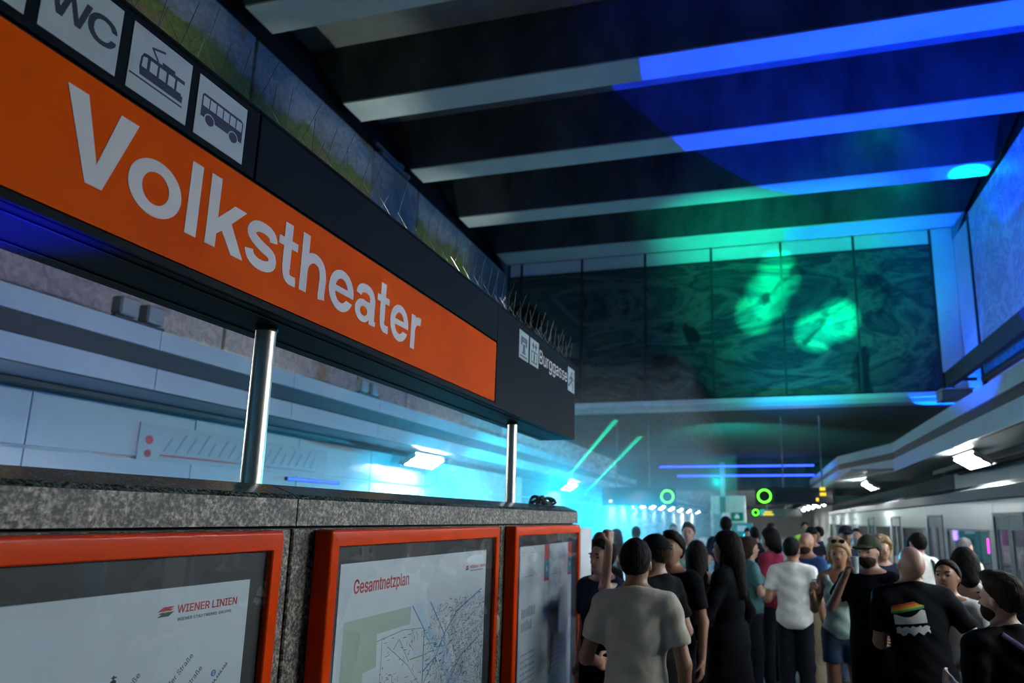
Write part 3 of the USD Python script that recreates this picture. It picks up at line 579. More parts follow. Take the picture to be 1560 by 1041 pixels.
# ------------------------------------------------------------------ hanging departure displays, neon, lift shaft
def display(x0, x1, y, z0, z1, zc, label, rods, text, s=1):
    t = thing('departure_display', label, 'departure display', ((x0+x1)/2, y, z0)); w = (x1-x0)/2
    ob('case', cbx(-w, w, -.12, .12, 0, z1-z0, .02), M['duct'], t)
    ob('screen', cbx(*sorted((s*(-w+.55), s*(w-.08))), -.135, -.121, .06, z1-z0-.06, .004), M['screen'], t)
    c = ob('clock_face', tube((s*(-w+.28), -.121, (z1-z0)/2), (s*(-w+.28), -.126, (z1-z0)/2), .24, 32), M['black'], t)
    for k in range(24):
        a = k*math.pi/12; dot = trimesh.creation.icosphere(1, .028); dot.apply_translation((s*(-w+.28)+.19*math.cos(a), -.14, (z1-z0)/2+.19*math.sin(a))); ob("clock_light", dot, M['led_green'], c)
    for k, (ya, yb) in enumerate(text):
        ob('text_row', bx(ya, yb, -.139, -.1355, .10+.16*(k % 3), .20+.16*(k % 3)), M['led_yellow'], t)
    for rx in rods:
        ob('rod', tube((rx, 0, z1-z0-.01), (rx, 0, zc-z0), .022, 10), M['panel_grey'], t)
    return t
d = display(-5.2, -2.78, 22, 2.30, 2.90, 5.1, 'departure display with green ring clock hanging in the cyan haze', (.32, -.75), [(-.98, -.86)], -1)
d2 = display(-.33, 2.03, 22, 2.36, 2.87, 5.1, 'departure display with green ring clock hanging near the train', (-.32, .83), [(.62, .70), (.74, .92), (.74, .90)])
display(-1.0, 2.3, 48, 2.15, 2.7, 3.45, 'small far departure display with green clock beyond the lift shaft', (-.6, .6), [(-.9, -.2), (-.8, -.3)])
for nm, x0, x1, y, z in (('neon_tube', -5.43, 2.4, 36.0, 4.64), ('neon_tube', -4.49, 2.4, 36.0, 4.15)):
    t = thing(nm, 'long blue neon tube, %s of the two beyond the high hall' % ('upper' if z > 4.4 else 'lower'), 'neon tube', (0, y, z))
    ob('tube', tube((x0, 0, 0), (x1, 0, 0), .05, 10), M['neon'], t)
    for x in (x0+.3, (x0+x1)/2, x1-.3):
        ob('bracket', bx(x-.03, x+.03, .0, YF-y-.01, -.04, .04), M['duct'], t)
t = thing('lift_shaft', 'pale lift shaft block standing at the middle of the far platform', 'lift shaft', (-1.93, 36.2, 0))
ob('wall', cbx(-.88, .88, 0, 1.0, 0, 3.14, .03), M['wall_paint'], t)
ob('door', cbx(-.75, -.35, -.03, 0, 0, 2.2, .01), M['panel_grey'], t)
ob('dark_recess', bx(-.40, -.12, -.02, 0, 2.2, 3.1), M['train_dark'], t)
ob('mast', bx(-.38, -.12, .1, .35, 3.14, 4.86), M['panel_white'], t)
t = thing('exit_sign', 'small green emergency exit sign with pale figure on the lift shaft', 'exit sign', (-1.48, 36.14, 1.86))
ob('plate', cbx(-.30, .30, -.03, .02, 0, .42, .01), M['exit_green'], t)
ob('figure', cat(bx(-.12, .12, -.034, -.031, .12, .26), bx(-.06, .06, -.034, -.031, .26, .34)), M['exit_white'], t)
t = thing('wayfinding_sign', 'pale blue lit sign beside the exit sign on the lift shaft', 'sign', (-2.02, 36.14, 1.9))
ob('plate', cbx(-.20, .20, -.03, .02, 0, .36, .01), M['exit_white'], t)
t = thing('ticket_machine', 'blue ticket machine with white screen in front of the lift shaft', 'ticket machine', (-1.2, 35.6, 0))
ob('body', cbx(-.5, .5, -.25, .25, 0, 1.75, .03), mat('machine_blue', (.05, .16, .24), .4), t)
ob('screen', cbx(-.26, .18, -.262, -.25, 1.35, 1.62, .005), emis('machine_screen', (.30, .55, .75), .7), t)
ob('slot', bx(-.2, .2, -.262, -.25, .85, 1.1), M['black'], t)
for k, (y, lab) in enumerate(((6.05, 'pair of pale floodlights standing on the far fascia, nearer the picture edge'), (10.75, 'pair of pale floodlights standing on the far fascia beyond the first steel post'))):
    t = thing('twin_floodlight', lab, 'floodlight', (-6.95, y, 4.012))
    ob('bracket', bx(-.05, .05, -.32, .32, 0, .03), M['duct'], t)
    for dy in (-.17, .17):
        ob('lamp_head', cbx(-.08, .08, dy-.12, dy+.12, .05, .26, .02), M['panel_grey'], t)
        ob('stem', bx(-.02, .02, dy-.02, dy+.02, .03, .06), M['duct'], t)
t = thing('reflection_strip', 'short glowing blue strip standing for a lamp reflection low on the far track wall', 'reflection strip', (-7.985, 10.1, 2.50))  # glowing strip drawn in place of a blue lamp reflection on the wall
ob('body', bx(-.008, .03, 0, 1.5, -.03, .03), M['duct'], t); ob('strip', bx(.031, .036, .04, 1.46, -.02, .02), M['neon'], t)
t = thing('route_diagram', 'long white line diagram with red and grey line on the far track wall', 'route diagram', (-7.993, 7.2, 2.45))
ob('board', bx(0, .012, 0, 4.0, .13, .62), M['tile_white'], t)
ob('line', bx(.012, .016, .35, 1.75, .20, .225), M['notice_red'], t); ob('line', bx(.012, .016, 1.75, 3.7, .20, .225), M['map_grey'], t)
for k in range(17): ob('station_name', plate(affinity.rotate(sbox(.42+.195*k, .27, .42+.195*k+(.22, .30, .26, .34)[k % 4], .295), 58, origin=(.42+.195*k, .27)), .012, .003), M['map_grey'], t)
ob('line_badge', plate(ell(.16, .40, .06, .06, 20), .012, .003), M['notice_red'], t); ob('line_badge', plate(ell(.16, .22, .05, .05, 20), .012, .003), M['notice_red'], t)
for k, (y, z) in enumerate(((12.2, 10.05), (12.35, 9.88))):
    t = thing('pipe', 'short pale pipe in the dark recess above the painted wall, '+('upper one' if k == 0 else 'lower one'), 'pipe', (-8.15+.07*k, y, z))
    ob('run', tube((0, 0, 0), (0, 1.1, 0), .06, 12), M['panel_grey'], t, smooth=40); ob('flange', tube((0, 1.08, 0), (0, 1.16, 0), .09, 12), M['panel_grey'], t, smooth=40)
    ob('strap', bx(-.3, .02, .5, .56, -.02, .02), M['duct'], t)

# ------------------------------------------------------------------ metro train
train = thing('metro_train', 'white metro train with dark doors and violet lit windows standing at the platform', 'metro train', (0, 0, 0))
TX = 3.9
doors = [(y, y+1.5) for y in (-3.2, 1.9, 7.0, 12.1, 17.3, 22.5, 27.7, 32.9, 38.1, 43.3)]
edge = [(-6.0, None)]; prev = -6.0; END = 47.0
def wallseg(y0, y1, z0, z1, m='train', nm='body_panel'):
    return ob(nm, cbx(TX, TX+.06, y0, y1, z0, z1, .008), M[m], train)
for (a, b) in doors+[(END, END)]:
    wallseg(prev, a, .0, .88); wallseg(prev, a, 1.70, 2.26)
    if a-prev > 2:
        for (p, q) in ((prev, prev+.35), (a-.35, a)): wallseg(p, q, .88, 1.70)
        w = ob('window', cbx(TX+.02, TX+.035, prev+.35, a-.35, .88, 1.70, .002), M['glass'], train)
        ob('window_frame', cat(bx(TX-.004, TX+.01, prev+.33, a-.33, 1.69, 1.73), bx(TX-.004, TX+.01, prev+.33, a-.33, .85, .89), bx(TX-.004, TX+.01, prev+.33, prev+.37, .85, 1.73), bx(TX-.004, TX+.01, a-.37, a-.33, .85, 1.73)), M['train_dark'], w)
    else:
        wallseg(prev, a, .88, 1.70)
    if b > a:
        wallseg(a, b, 2.02, 2.26)
        ob('door_surround', cat(bx(TX-.012, TX+.02, a-.03, a+.03, 0, 2.02), bx(TX-.012, TX+.02, b-.03, b+.03, 0, 2.02), bx(TX-.012, TX+.02, a-.03, b+.03, 1.97, 2.03)), M['train_dark'], train)
        for (p, q) in ((a+.03, (a+b)/2-.01), ((a+b)/2+.01, b-.03)):
            dl = ob('door', cat(bx(TX+.01, TX+.045, p, q, 0, .80), bx(TX+.01, TX+.045, p, q, 1.74, 1.97), bx(TX+.01, TX+.045, p, p+.09, .8, 1.74), bx(TX+.01, TX+.045, q-.09, q, .8, 1.74)), M['panel_grey'], train)
            ob('door_pane', bx(TX+.022, TX+.03, p+.09, q-.09, .8, 1.74), M['glass'], dl)
    prev = b
ob('gutter', cbx(TX-.05, TX+.4, -6, END, 2.262, 2.50, .02), M['train_dark'], train)
ob('roof', prism_y([(TX+.05, 2.45), (TX+.35, 2.62), (5.0, 2.66), (5.2, 2.45)], -6, END), M['train_dark'], train)
ob('interior', cat(bx(5.20, 5.24, -6, END, 0, 2.45), bx(TX+.06, 5.2, -6, END, -.05, .0), bx(TX+.06, 5.2, -6, END, 2.28, 2.40), bx(TX+.06, 5.24, -6.05, -6, 0, 2.45), bx(TX+.06, 5.24, END, END+.05, 0, 2.45)), M['train_in'], train)
ob('skirt', bx(TX+.03, TX+.06, -6, END, -.9, -.0), M['train_dark'], train)
for y in np.arange(-5, 45, 1.15):
    ob('seat', cbx(4.72, 5.18, y, y+.48, .42, .95, .03), M['train_dark'], train)
for y in np.arange(-4, 45, 2.6):
    ob('grab_pole', tube((4.45, y, 0), (4.45, y, 2.28), .018, 8), M['steel'], train)
for y in (-3, 2.3, 7.4, 12.6, 15.2, 17.9, 21, 25, 30):
    ob('violet_light', bx(4.5, 4.56, y, y+.7, 2.25, 2.279), M['violet'], train)
ob('magenta_light', bx(5.0, 5.04, 17.3, 17.9, 1.52, 1.60), M['magenta'], train)
ob('magenta_light', bx(5.0, 5.04, 17.9, 18.1, 1.15, 1.5), M['magenta'], train)
ob('blue_light', bx(4.3, 4.36, 18.0, 18.14, 1.45, 1.85), M['violet'], train)


# ------------------------------------------------------------------ people
def surface_nets(f, lo, hi, h):
    lo, hi = np.asarray(lo, float), np.asarray(hi, float); n = np.ceil((hi-lo)/h).astype(int)+1
    ax = [lo[k]+h*np.arange(n[k]) for k in range(3)]
    P = np.stack(np.meshgrid(*ax, indexing='ij'), -1).reshape(-1, 3)
    v = f(P).reshape(n); ins = v < 0
    c = [(i, j, k) for i in (0, 1) for j in (0, 1) for k in (0, 1)]
    sl = lambda o: tuple(slice(o[d], n[d]-1+o[d]) for d in range(3))
    cnt = sum(ins[sl(o)].astype(np.int8) for o in c); act = (cnt > 0) & (cnt < 8)
    if not act.any(): return None
    idx = np.argwhere(act); pos = np.zeros((len(idx), 3)); w = np.zeros(len(idx))
    for a in c:
        for d in range(3):
            if a[d]: continue
            b = list(a); b[d] = 1
            va, vb = v[tuple((idx+a).T)], v[tuple((idx+b).T)]; m = (va < 0) != (vb < 0)
            t = np.where(m, va/np.where(m, va-vb, 1), 0); p = np.tile(np.array(a, float), (len(idx), 1)); p[:, d] = t
            pos[m] += p[m]; w[m] += 1
    pos = lo+(idx+pos/w[:, None])*h
    num = -np.ones(tuple(n-1), int); num[tuple(idx.T)] = np.arange(len(idx)); F_ = []
    for d in range(3):
        e1, e2 = (d+1) % 3, (d+2) % 3
        s0 = [slice(1, n[k]-1) for k in range(3)]; s0[d] = slice(0, n[d]-1); s1 = list(s0); s1[d] = slice(1, n[d])
        A, B = ins[tuple(s0)], ins[tuple(s1)]; e = np.argwhere(A != B)+np.array([0 if k == d else 1 for k in range(3)])
        if not len(e): continue
        o1, o2 = np.eye(3, dtype=int)[e1], np.eye(3, dtype=int)[e2]
        q = np.stack([num[tuple((e-o1-o2).T)], num[tuple((e-o2).T)], num[tuple(e.T)], num[tuple((e-o1).T)]], 1)
        fl = ~ins[tuple(e.T)]; q[fl] = q[fl][:, ::-1]; F_.append(q)
    q = np.vstack(F_); return trimesh.Trimesh(pos, np.vstack([q[:, [0, 1, 2]], q[:, [0, 2, 3]]]), process=False)
def smin(a, b, k): h = np.maximum(k-np.abs(a-b), 0)/k; return np.minimum(a, b)-h*h*k*.25
def cone(p, a, b, ra, rb):
    a, b = np.asarray(a, float), np.asarray(b, float); ab = b-a; t = np.clip(((p-a)@ab)/(ab@ab), 0, 1)
    return np.linalg.norm(p-a-t[:, None]*ab, axis=1)-(ra+(rb-ra)*t)
def eld(p, c, r): q = (p-np.asarray(c))/np.asarray(r); k0 = np.linalg.norm(q, axis=1); k1 = np.linalg.norm(q/np.asarray(r), axis=1); return k0*(k0-1)/np.maximum(k1, 1e-9)
SKIN = {'light': (.32, .185, .135), 'tan': (.27, .135, .08), 'dark': (.12, .06, .04)}
CL = {}
def cloth(name, c, rough=.85):
    if name not in CL: CL[name] = matn('cloth_'+name, [(.3, tuple(.85*x for x in c)), (.7, tuple(1.1*x for x in c))], 9, 4, rough=rough, coord='obj', bump=.3, bscale=30, spec=.05)
    return CL[name]
COL = dict(beige=(.46, .43, .36), black=(.005, .006, .008), navy=(.012, .018, .034), mint=(.30, .55, .46), white=(.62, .64, .63), raspberry=(.20, .022, .05), blue=(.03, .07, .18), denim=(.035, .06, .11), grey=(.16, .17, .18), aqua=(.42, .60, .56),
           dark=(.008, .010, .016), khaki=(.30, .26, .18), teal=(.05, .12, .13), cream=(.50, .46, .40), vest=(.35, .75, .08), maroon=(.10, .012, .02))
HAIRC = dict(black=(.004, .0035, .0035), brown=(.020, .012, .008), blonde=(.30, .21, .11), grey=(.12, .12, .12), red=(.10, .035, .015))
HM = {}
def hairmat(c):
    if c not in HM: HM[c] = matn('hair_'+c, [(.3, tuple(.6*x for x in HAIRC[c])), (.7, tuple(1.4*x for x in HAIRC[c]))], 60, 3, rough=.75, spec=.12, coord='obj', stretch=(1, 1, .12), bump=.8)
    return HM[c]
for k in SKIN: M['skin_'+k] = mat('skin_'+k, SKIN[k], .5, subsurface_weight=.08)
M['eye'] = mat('eye_dark', (.015, .012, .01), .15); M['lip'] = mat('lips', (.28, .09, .08), .45); M['shoe'] = mat('shoe_dark', (.02, .02, .022), .5); M['shoe_white'] = mat('shoe_white', (.5, .5, .5), .5)
M['lens'] = mat('sunglass_lens', (.01, .01, .012), .1); M['vest_print'] = mat('vest_print', (.6, .6, .6), .4)

def rotz(a): c, s = math.cos(a), math.sin(a); return np.array([[c, -s, 0], [s, c, 0], [0, 0, 1.0]])
def rotx(a): c, s = math.cos(a), math.sin(a); return np.array([[1.0, 0, 0], [0, c, -s], [0, s, c]])
ARMS = {'down': ((.055, -.02, -.285), (.08, .06, -.53)), 'bent': ((.07, -.05, -.27), (.0, .17, -.22)), 'back': ((.07, -.07, -.27), (.10, .03, -.50)), 'drink': ((.06, .16, -.20), (-.10, .24, .05)), 'hold': ((.08, -.03, -.27), (.08, .20, -.10)),
        'phone': ((.04, .06, -.27), (-.08, .27, -.14)), 'raised': ((.10, .20, .05), (.06, .19, .31)), 'hip': ((.14, -.06, -.25), (.03, .08, -.40)), 'up': ((.13, .06, .25), (.10, .08, .50)), 'fwd': ((.02, .10, -.27), (-.05, .30, -.30)), 'out': ((.16, .02, -.22), (.20, .16, -.40))}
def hand_sdf(side, wrist, elbow, curl):
    """palm, four bent fingers of unequal length and a thumb leaving the side of the palm, in the frame of the forearm"""
    w, e = np.asarray(wrist), np.asarray(elbow); d = w-e; d /= np.linalg.norm(d)
    n = np.array([-side*1.0, .15, .05]); n -= d*(n@d); n /= np.linalg.norm(n)      # palm faces the body
    s = np.cross(d, n)*side; s = s if s[1] > 0 else -s                             # thumb side points forward
    segs = []
    palm = [(w+d*.02+s*o, w+d*.085+s*o*1.25, .014, .012) for o in (-.022, -.007, .008, .022)]
    for o, L in ((.028, .068), (.0095, .078), (-.0095, .072), (-.028, .056)):
        a = w+d*.088+s*o; dir_, nn = d.copy(), n.copy(); r = .0092
        for part in (.45, .32, .23):
            c, sn = math.cos(curl), math.sin(curl); dir_, nn = dir_*c+nn*sn, nn*c-dir_*sn
            b = a+dir_*L*part; segs.append((a, b, r, r*.9)); a, r = b, r*.9
    a = w+d*.03+s*.026; b = a+(d*.6+s*.75+n*.2)*.034; c_ = b+(d*.85+s*.25+n*.45*(curl > .3))*.034
    segs += [(a, b, .012, .0105), (b, c_, .0105, .0088)]
    def f(p):
        v = cone(p, w-d*.03, w+d*.03, .026, .024)
        for x in palm: v = smin(v, cone(p, *x), .012)
        for x in segs: v = smin(v, cone(p, *x), .004)
        return v
    pts = np.array([x[0] for x in segs]+[x[1] for x in segs]+[w])
    return f, pts.min(0)-.04, pts.max(0)+.04
def person(label, x, y, face, h=1.75, skin='light', hair=('short', 'black'), top=('tee', 'black'), bottom=('trousers', 'dark'), L='down', R='down', lean=0., turn=0., tilt=0., wide=1.0, res=.016, cap=None, woman=False, group=None, shoes='shoe', curl=.35, feet=(.0, .0), extra=None, beard=False):
    k = h/1.75
    t = thing('person', label, 'person', (x, y, 0), face, group)
    hw = (.150 if woman else .178)*wide; hipw = (.175 if woman else .160)*(.5+.5*wide); sh = np.tan(math.radians(lean))
    sk = lambda p: np.stack([p[:, 0], p[:, 1]-sh*np.maximum(p[:, 2]-.95, 0), p[:, 2]], 1)
    uns = lambda p: np.array([p[0], p[1]+sh*max(p[2]-.95, 0), p[2]])
    nb = np.array([0, -.01, 1.49]); Rh = rotz(math.radians(turn))@rotx(math.radians(-tilt))
    hd = lambda p: (p-nb)@Rh+nb
    arms = {}
    for s, sp in ((-1, L), (1, R)):
        e, w = ARMS[sp] if isinstance(sp, str) else sp
        S = np.array([s*(hw+.005), -.01, 1.412]); arms[s] = (S, S+np.array([s*e[0], e[1], e[2]]), S+np.array([s*w[0], w[1], w[2]]))
    an = {s: np.array([s*.10+(feet[0] if s < 0 else feet[1])*.0, (feet[0] if s < 0 else feet[1]), .085]) for s in (-1, 1)}
    kn = {s: np.array([s*.095, an[s][1]*.5+.02, .50]) for s in (-1, 1)}; hp = {s: np.array([s*.088, 0, .90]) for s in (-1, 1)}
    def torso(p, g=0., low=0.):
        d = smin(eld(p, (0, -.01, .955), (hipw+g+low, .118+g+low, .135+g)), eld(p, (0, .0, 1.10), ((.118 if woman else .138)*wide+g+low, .100*wide+g+low, .16+g)), .07)
        d = smin(d, eld(p, (0, 0, 1.285), (hw*.93+g, .112*(.5+.5*wide)+g, .17+g)), .07)
        d = smin(d, cone(p, (-hw*.86, -.015, 1.415), (hw*.86, -.015, 1.415), .055+g, .055+g), .06)
        for s in (-1, 1): d = smin(d, cone(p, (s*.03, -.025, 1.48+.6*g), (s*hw*.86, -.015, 1.425), .045+.4*g, .045+.6*g), .05)
        if woman:
            for s in (-1, 1): d = smin(d, eld(p, (s*.068, .085, 1.27), (.06+g, .055+g, .06+g)), .03)
        return d
    def neck(p): return smin(cone(p, (0, -.02, 1.44), (0, .0, 1.57), .062 if not woman else .054, .054 if not woman else .047), cone(p, (-hw*.5, -.02, 1.44), (hw*.5, -.02, 1.44), .038, .038), .06)
    def head(q):
        d = smin(eld(q, (0, -.008, 1.655), (.074, .096, .098)), eld(q, (0, .028, 1.590), (.056, .066, .078)), .04)
        d = smin(d, eld(q, (0, .062, 1.548), (.026, .024, .02)), .025)
        d = smin(d, cone(q, (0, .092, 1.640), (0, .110, 1.603), .009, .013), .012)
        d = smin(d, cone(q, (-.04, .078, 1.656), (.04, .078, 1.656), .011, .011), .015)
        for s in (-1, 1):
            d = np.maximum(d, -(np.linalg.norm(q-np.array([s*.033, .103, 1.637]), axis=1)-.017)) if res < .022 else d
            d = smin(d, eld(q, (s*.078, -.002, 1.622), (.010, .019, .031)), .008)
        return d
    def limb(p, s, g=0., f0=0., f1=1., which='arm'):
        S, E_, W2 = arms[s]
        return smin(cone(p, S, E_, .049*(.6+.4*wide)+g, .039+g), cone(p, E_, W2, .040+g, .027+g), .02)
    def leg(p, s, g=0., gk=0.):
        return smin(cone(p, hp[s], kn[s], .086+g, .056+g+gk), cone(p, kn[s], an[s], .057+g+gk, .038+g+gk), .03)
    def body(p):
        q = sk(p); d = smin(torso(q), neck(q), .04); d = smin(d, head(hd(q)), .025)
        for s in (-1, 1): d = smin(d, limb(q, s), .028); d = smin(d, leg(p, s), .03)
        return d
    allp = np.array([uns(a) for s in arms for a in arms[s]]+[(-.26, -.2, 0.02), (.26, .2, 1.80), uns(np.array([-.12, -.13, 1.78])), uns(np.array([.12, .15, 1.78]))]+[an[s] for s in an])
    lo, hi = allp.min(0)-.08, allp.max(0)+.08; lo[2] = .03
    def add(name, m, mt, **kw):
        if m is None or not len(m.faces): return None
        m.vertices *= k; return ob(name, m, mt, t, smooth=True, **kw)
    bm = surface_nets(body, lo, hi, res); ms = [bm]
    for s in (-1, 1):
        f, a, b = hand_sdf(s, uns(arms[s][2]), uns(arms[s][1]), curl); hm = surface_nets(f, a, b, .0055 if res < .022 else .010)
        if hm is not None: ms.append(hm)
    add('body', cat(*ms), M['skin_'+skin])
    kind, col = top
    def wr(p): return .0048*np.sin(p[:, 2]*46+3*np.sin(p[:, 0]*11+x*7))*np.sin(p[:, 0]*17+p[:, 1]*13+y)
    neckcut = lambda q: (q[:, 2]-1.512)+.42*(q[:, 1]+.05)
    collar = lambda d, q: smin(d, cone(q, (0, -.02, 1.43), (0, -.012, 1.54), .070 if not woman else .062, .064 if not woman else .056), .05)
    if kind == 'dress' or kind == 'coat':
        def f(p):
            q = sk(p); r = .17+(.95-q[:, 2])*.16
            sk_ = np.maximum(np.sqrt((q[:, 0]/1.15)**2+(q[:, 1]*1.25)**2)-np.where(q[:, 2] > .95, .165, r), q[:, 2]-1.05)
            d = smin(torso(q, .014, .01), sk_, .06)
            d = collar(d, q)
            for s in (-1, 1): d = smin(d, limb(q, s, .014), .03)
            for s in (-1, 1): S, E_, W2 = arms[s]; u = (W2-E_)/np.linalg.norm(W2-E_); d = np.maximum(d, np.where(np.linalg.norm(q-W2, axis=1) < .14, (q-W2)@u+.01, -1))
            return np.maximum(np.maximum(d+wr(p), neckcut(q)), .28-p[:, 2])
    else:
        sl = {'tee': .68, 'tank': 0., 'long': 1., 'croptop': 0., 'backless': 0.}[kind]; hem = {'tee': .86, 'tank': .90, 'long': .86, 'croptop': 1.10, 'backless': 1.0}[kind]
        def f(p):
            q = sk(p); g = .012; d = torso(q, g, .012 if kind in ('tee', 'long') else 0)
            for s in (-1, 1):
                S, E_, W2 = arms[s]
                if kind == 'tee':
                    u = (E_-S)/np.linalg.norm(E_-S); c_ = np.maximum(cone(q, S, E_, .058*(.6+.4*wide)+.006, .064), (q-S)@u-sl*np.linalg.norm(E_-S)); d = smin(d, c_, .03)
                elif kind == 'long':
                    u = (W2-E_)/np.linalg.norm(W2-E_); c_ = np.maximum(limb(q, s, .014), np.where(np.linalg.norm(q-W2, axis=1) < .2, (q-W2)@u+.015, -1)); d = smin(d, c_, .03)
                else:
                    d = np.maximum(d, -(cone(q, S+np.array([-s*.01, 0, -.05]), S+np.array([s*.03, 0, .14]), .055, .085)))
            if kind in ('tee', 'long'): d = collar(d, q)
            d = np.maximum(d+wr(p), neckcut(q) if kind in ('tee', 'long') else -eld(q, (0, .04, 1.50), (.10, .13, .16)))
            if kind == 'backless': d = np.maximum(d, -eld(q, (0, -.16, 1.34), (.2, .12, .22)))
            return np.maximum(d, hem-p[:, 2])
    lo2 = lo.copy(); lo2[2] = .25 if kind in ('dress', 'coat') else .80
    tp = add({'tee': 'shirt', 'tank': 'tank_top', 'long': 'shirt', 'croptop': 'crop_top', 'backless': 'backless_top', 'dress': 'dress', 'coat': 'coat'}[kind], surface_nets(f, lo2, hi, res), cloth(col, COL[col]))
    bk, bc = bottom
    if bk != 'none':
        cut = {'trousers': .07, 'wide': .06, 'shorts': .58, 'hotpants': .70}[bk]; lg = {'trousers': .016, 'wide': .035, 'shorts': .026, 'hotpants': .02}[bk]
        def f(p):
            d = eld(p, (0, -.01, .955), (hipw+.014, .128, .145))
            for s in (-1, 1): d = smin(d, leg(p, s, .012, lg), .03)
            return np.maximum(np.maximum(d+wr(p)*.8, p[:, 2]-1.03), cut-p[:, 2])
        lo3, hi3 = lo.copy(), hi.copy(); hi3[2] = 1.06; lo3[2] = .03
        add({'trousers': 'trousers', 'wide': 'trousers', 'shorts': 'shorts', 'hotpants': 'shorts'}[bk], surface_nets(f, lo3, hi3, res), cloth(bc, COL[bc]))
    for s in (-1, 1):
        A = an[s]
        def f(p): return np.maximum(smin(cone(p, A+np.array([s*.004, -.045, -.045]), A+np.array([s*.02, .135, -.052]), .040, .036), cone(p, A+np.array([0, -.02, -.04]), A+np.array([0, 0, .02]), .042, .043), .03), .004-p[:, 2])
        add('shoe', surface_nets(f, A-[.1, .13, .1], A+[.12, .22, .09], max(res*.8, .012)), M[shoes])
    # hair
    hk, hc = hair; rH = min(res, .014) if res < .022 else res
    place = lambda p: hd(sk(p))
    hc_ = uns(np.array([0, 0, 1.65])); lo4, hi4 = hc_-np.array([.22, .27, .48]), hc_+np.array([.22, .25, .20])
    rr = lambda q: .004*np.sin(q[:, 0]*130+4*np.sin(q[:, 2]*40))*np.cos(q[:, 1]*70+q[:, 2]*25)
    if hk != 'bald':
        th = {'short': .012, 'crop': .006, 'quiff': .016, 'bob': .018, 'long': .018, 'curly': .035, 'bun': .012, 'tail': .012}[hk]
        def f(p):
            q = place(p); d = eld(q, (0, -.012, 1.662), (.076+th, .100+th, .099+th))
            d = np.maximum(d, (q[:, 1]-.060)*.75-(q[:, 2]-1.682)*.75)               # hairline above the brow
            d = np.maximum(d, np.where(q[:, 1] > -.02, (q[:, 1]+.02)*.9-(q[:, 2]-1.628)*.9, 1.575-q[:, 2]) if hk in ('short', 'crop', 'quiff', 'bun', 'tail') else (q[:, 1]-.07)*.9-(q[:, 2]-1.66)*.6)
            if hk == 'quiff': d = smin(d, eld(q, (0, .045, 1.757), (.055, .055, .025)), .03)
            if hk == 'curly': d = d+.010*np.sin(q[:, 0]*75)*np.sin(q[:, 1]*80)*np.sin(q[:, 2]*70)
            if hk == 'bun': d = smin(d, np.linalg.norm(q-np.array([0, -.10, 1.74]), axis=1)-.042, .02)
            if hk == 'tail': d = smin(d, cone(q, (0, -.115, 1.70), (0, -.13, 1.42), .035, .022), .02)
            if hk in ('bob', 'long', 'curly'):
                zb = {'bob': 1.53, 'long': 1.30, 'curly': 1.50}[hk]
                b_ = smin(eld(q, (0, -.055, 1.60), (.088+.25*th, .060+.25*th, .13)), cone(q, (0, -.075, 1.58), (0, -.105, zb), .075, .055), .04)
                for s in (-1, 1): b_ = smin(b_, cone(q, (s*.078, -.015, 1.66), (s*.088, -.01 if hk != 'long' else .02, zb+.05), .024, .022), .03)
                d = smin(d, b_, .03)
            return d+rr(q)*(1 if res < .022 else 0)
        add('hair', surface_nets(f, lo4, hi4, rH), hairmat(hc))
    if beard:
        def f(p): q = place(p); return np.maximum(eld(q, (0, .030, 1.572), (.066, .076, .066)), np.maximum((q[:, 2]-1.60)-.25*np.abs(q[:, 0]), -.0-q[:, 1]-.012))+rr(q)*.6
        add('beard', surface_nets(f, lo4, hi4, rH), hairmat(hc))
    inv = lambda q: uns(np.asarray((Rh@(np.asarray(q)-nb))+nb))
    def blob(name, c, r, mt, **kw):
        m = trimesh.creation.icosphere(2, 1.0); v = m.vertices*np.asarray(r)+np.asarray(c); m.vertices = np.array([inv(a) for a in v]); add(name, m, mt, **kw)
    if res < .022:
        for s in (-1, 1):
            blob('eye', (s*.033, .081, 1.637), (.0125, .010, .0075), M['eye'])
            if hk != 'bald': blob('eyebrow', (s*.035, .090, 1.662), (.020, .008, .004), hairmat(hc))
        blob('mouth', (0, .094, 1.574), (.022, .008, .006), M['lip'])
    if cap:
        def f(p):
            q = place(p); back = cap == 'backwards'
            d = np.maximum(eld(q, (0, -.010, 1.672), (.088, .112, .100)), 1.665-q[:, 2]); yb = -.16 if back else .15
            br = np.maximum(eld(q, (0, yb*.72, 1.672), (.075, .11, .016)), (q[:, 1] if back else -q[:, 1])+.05)
            return smin(d, br, .01)
        add('cap', surface_nets(f, lo4, hi4, rH*.9), cloth('cap_dark', (.012, .014, .016)) if cap != 'olive' else cloth('cap_olive', (.03, .04, .025)))
    if extra == 'sunglasses':
        for s in (-1, 1): blob('sunglass_lens', (s*.034, .070, 1.748), (.027, .012, .020), M['lens'])
    if extra == 'lanyard':
        p0, p1, p2 = [uns(np.array(a))*k for a in ((-.10, -.08, 1.475), (0, -.130, 1.40), (.10, -.15, 1.24))]
        ob('lanyard', cat(tube(p0, p1, .012, 8), tube(p1, p2, .012, 8)), cloth('lilac', (.22, .16, .34)), t)
    if extra == 'straps':
        for s in (-1, 1):
            pts = [uns(np.array([s*.10, yy, zz]))*k for yy, zz in ((.14, 1.22), (.10, 1.44), (.0, 1.505), (-.11, 1.44), (-.155, 1.2))]
            ob('backpack_strap', loop_tube(pts, .018, 8), cloth('strap', (.03, .05, .05)), t)
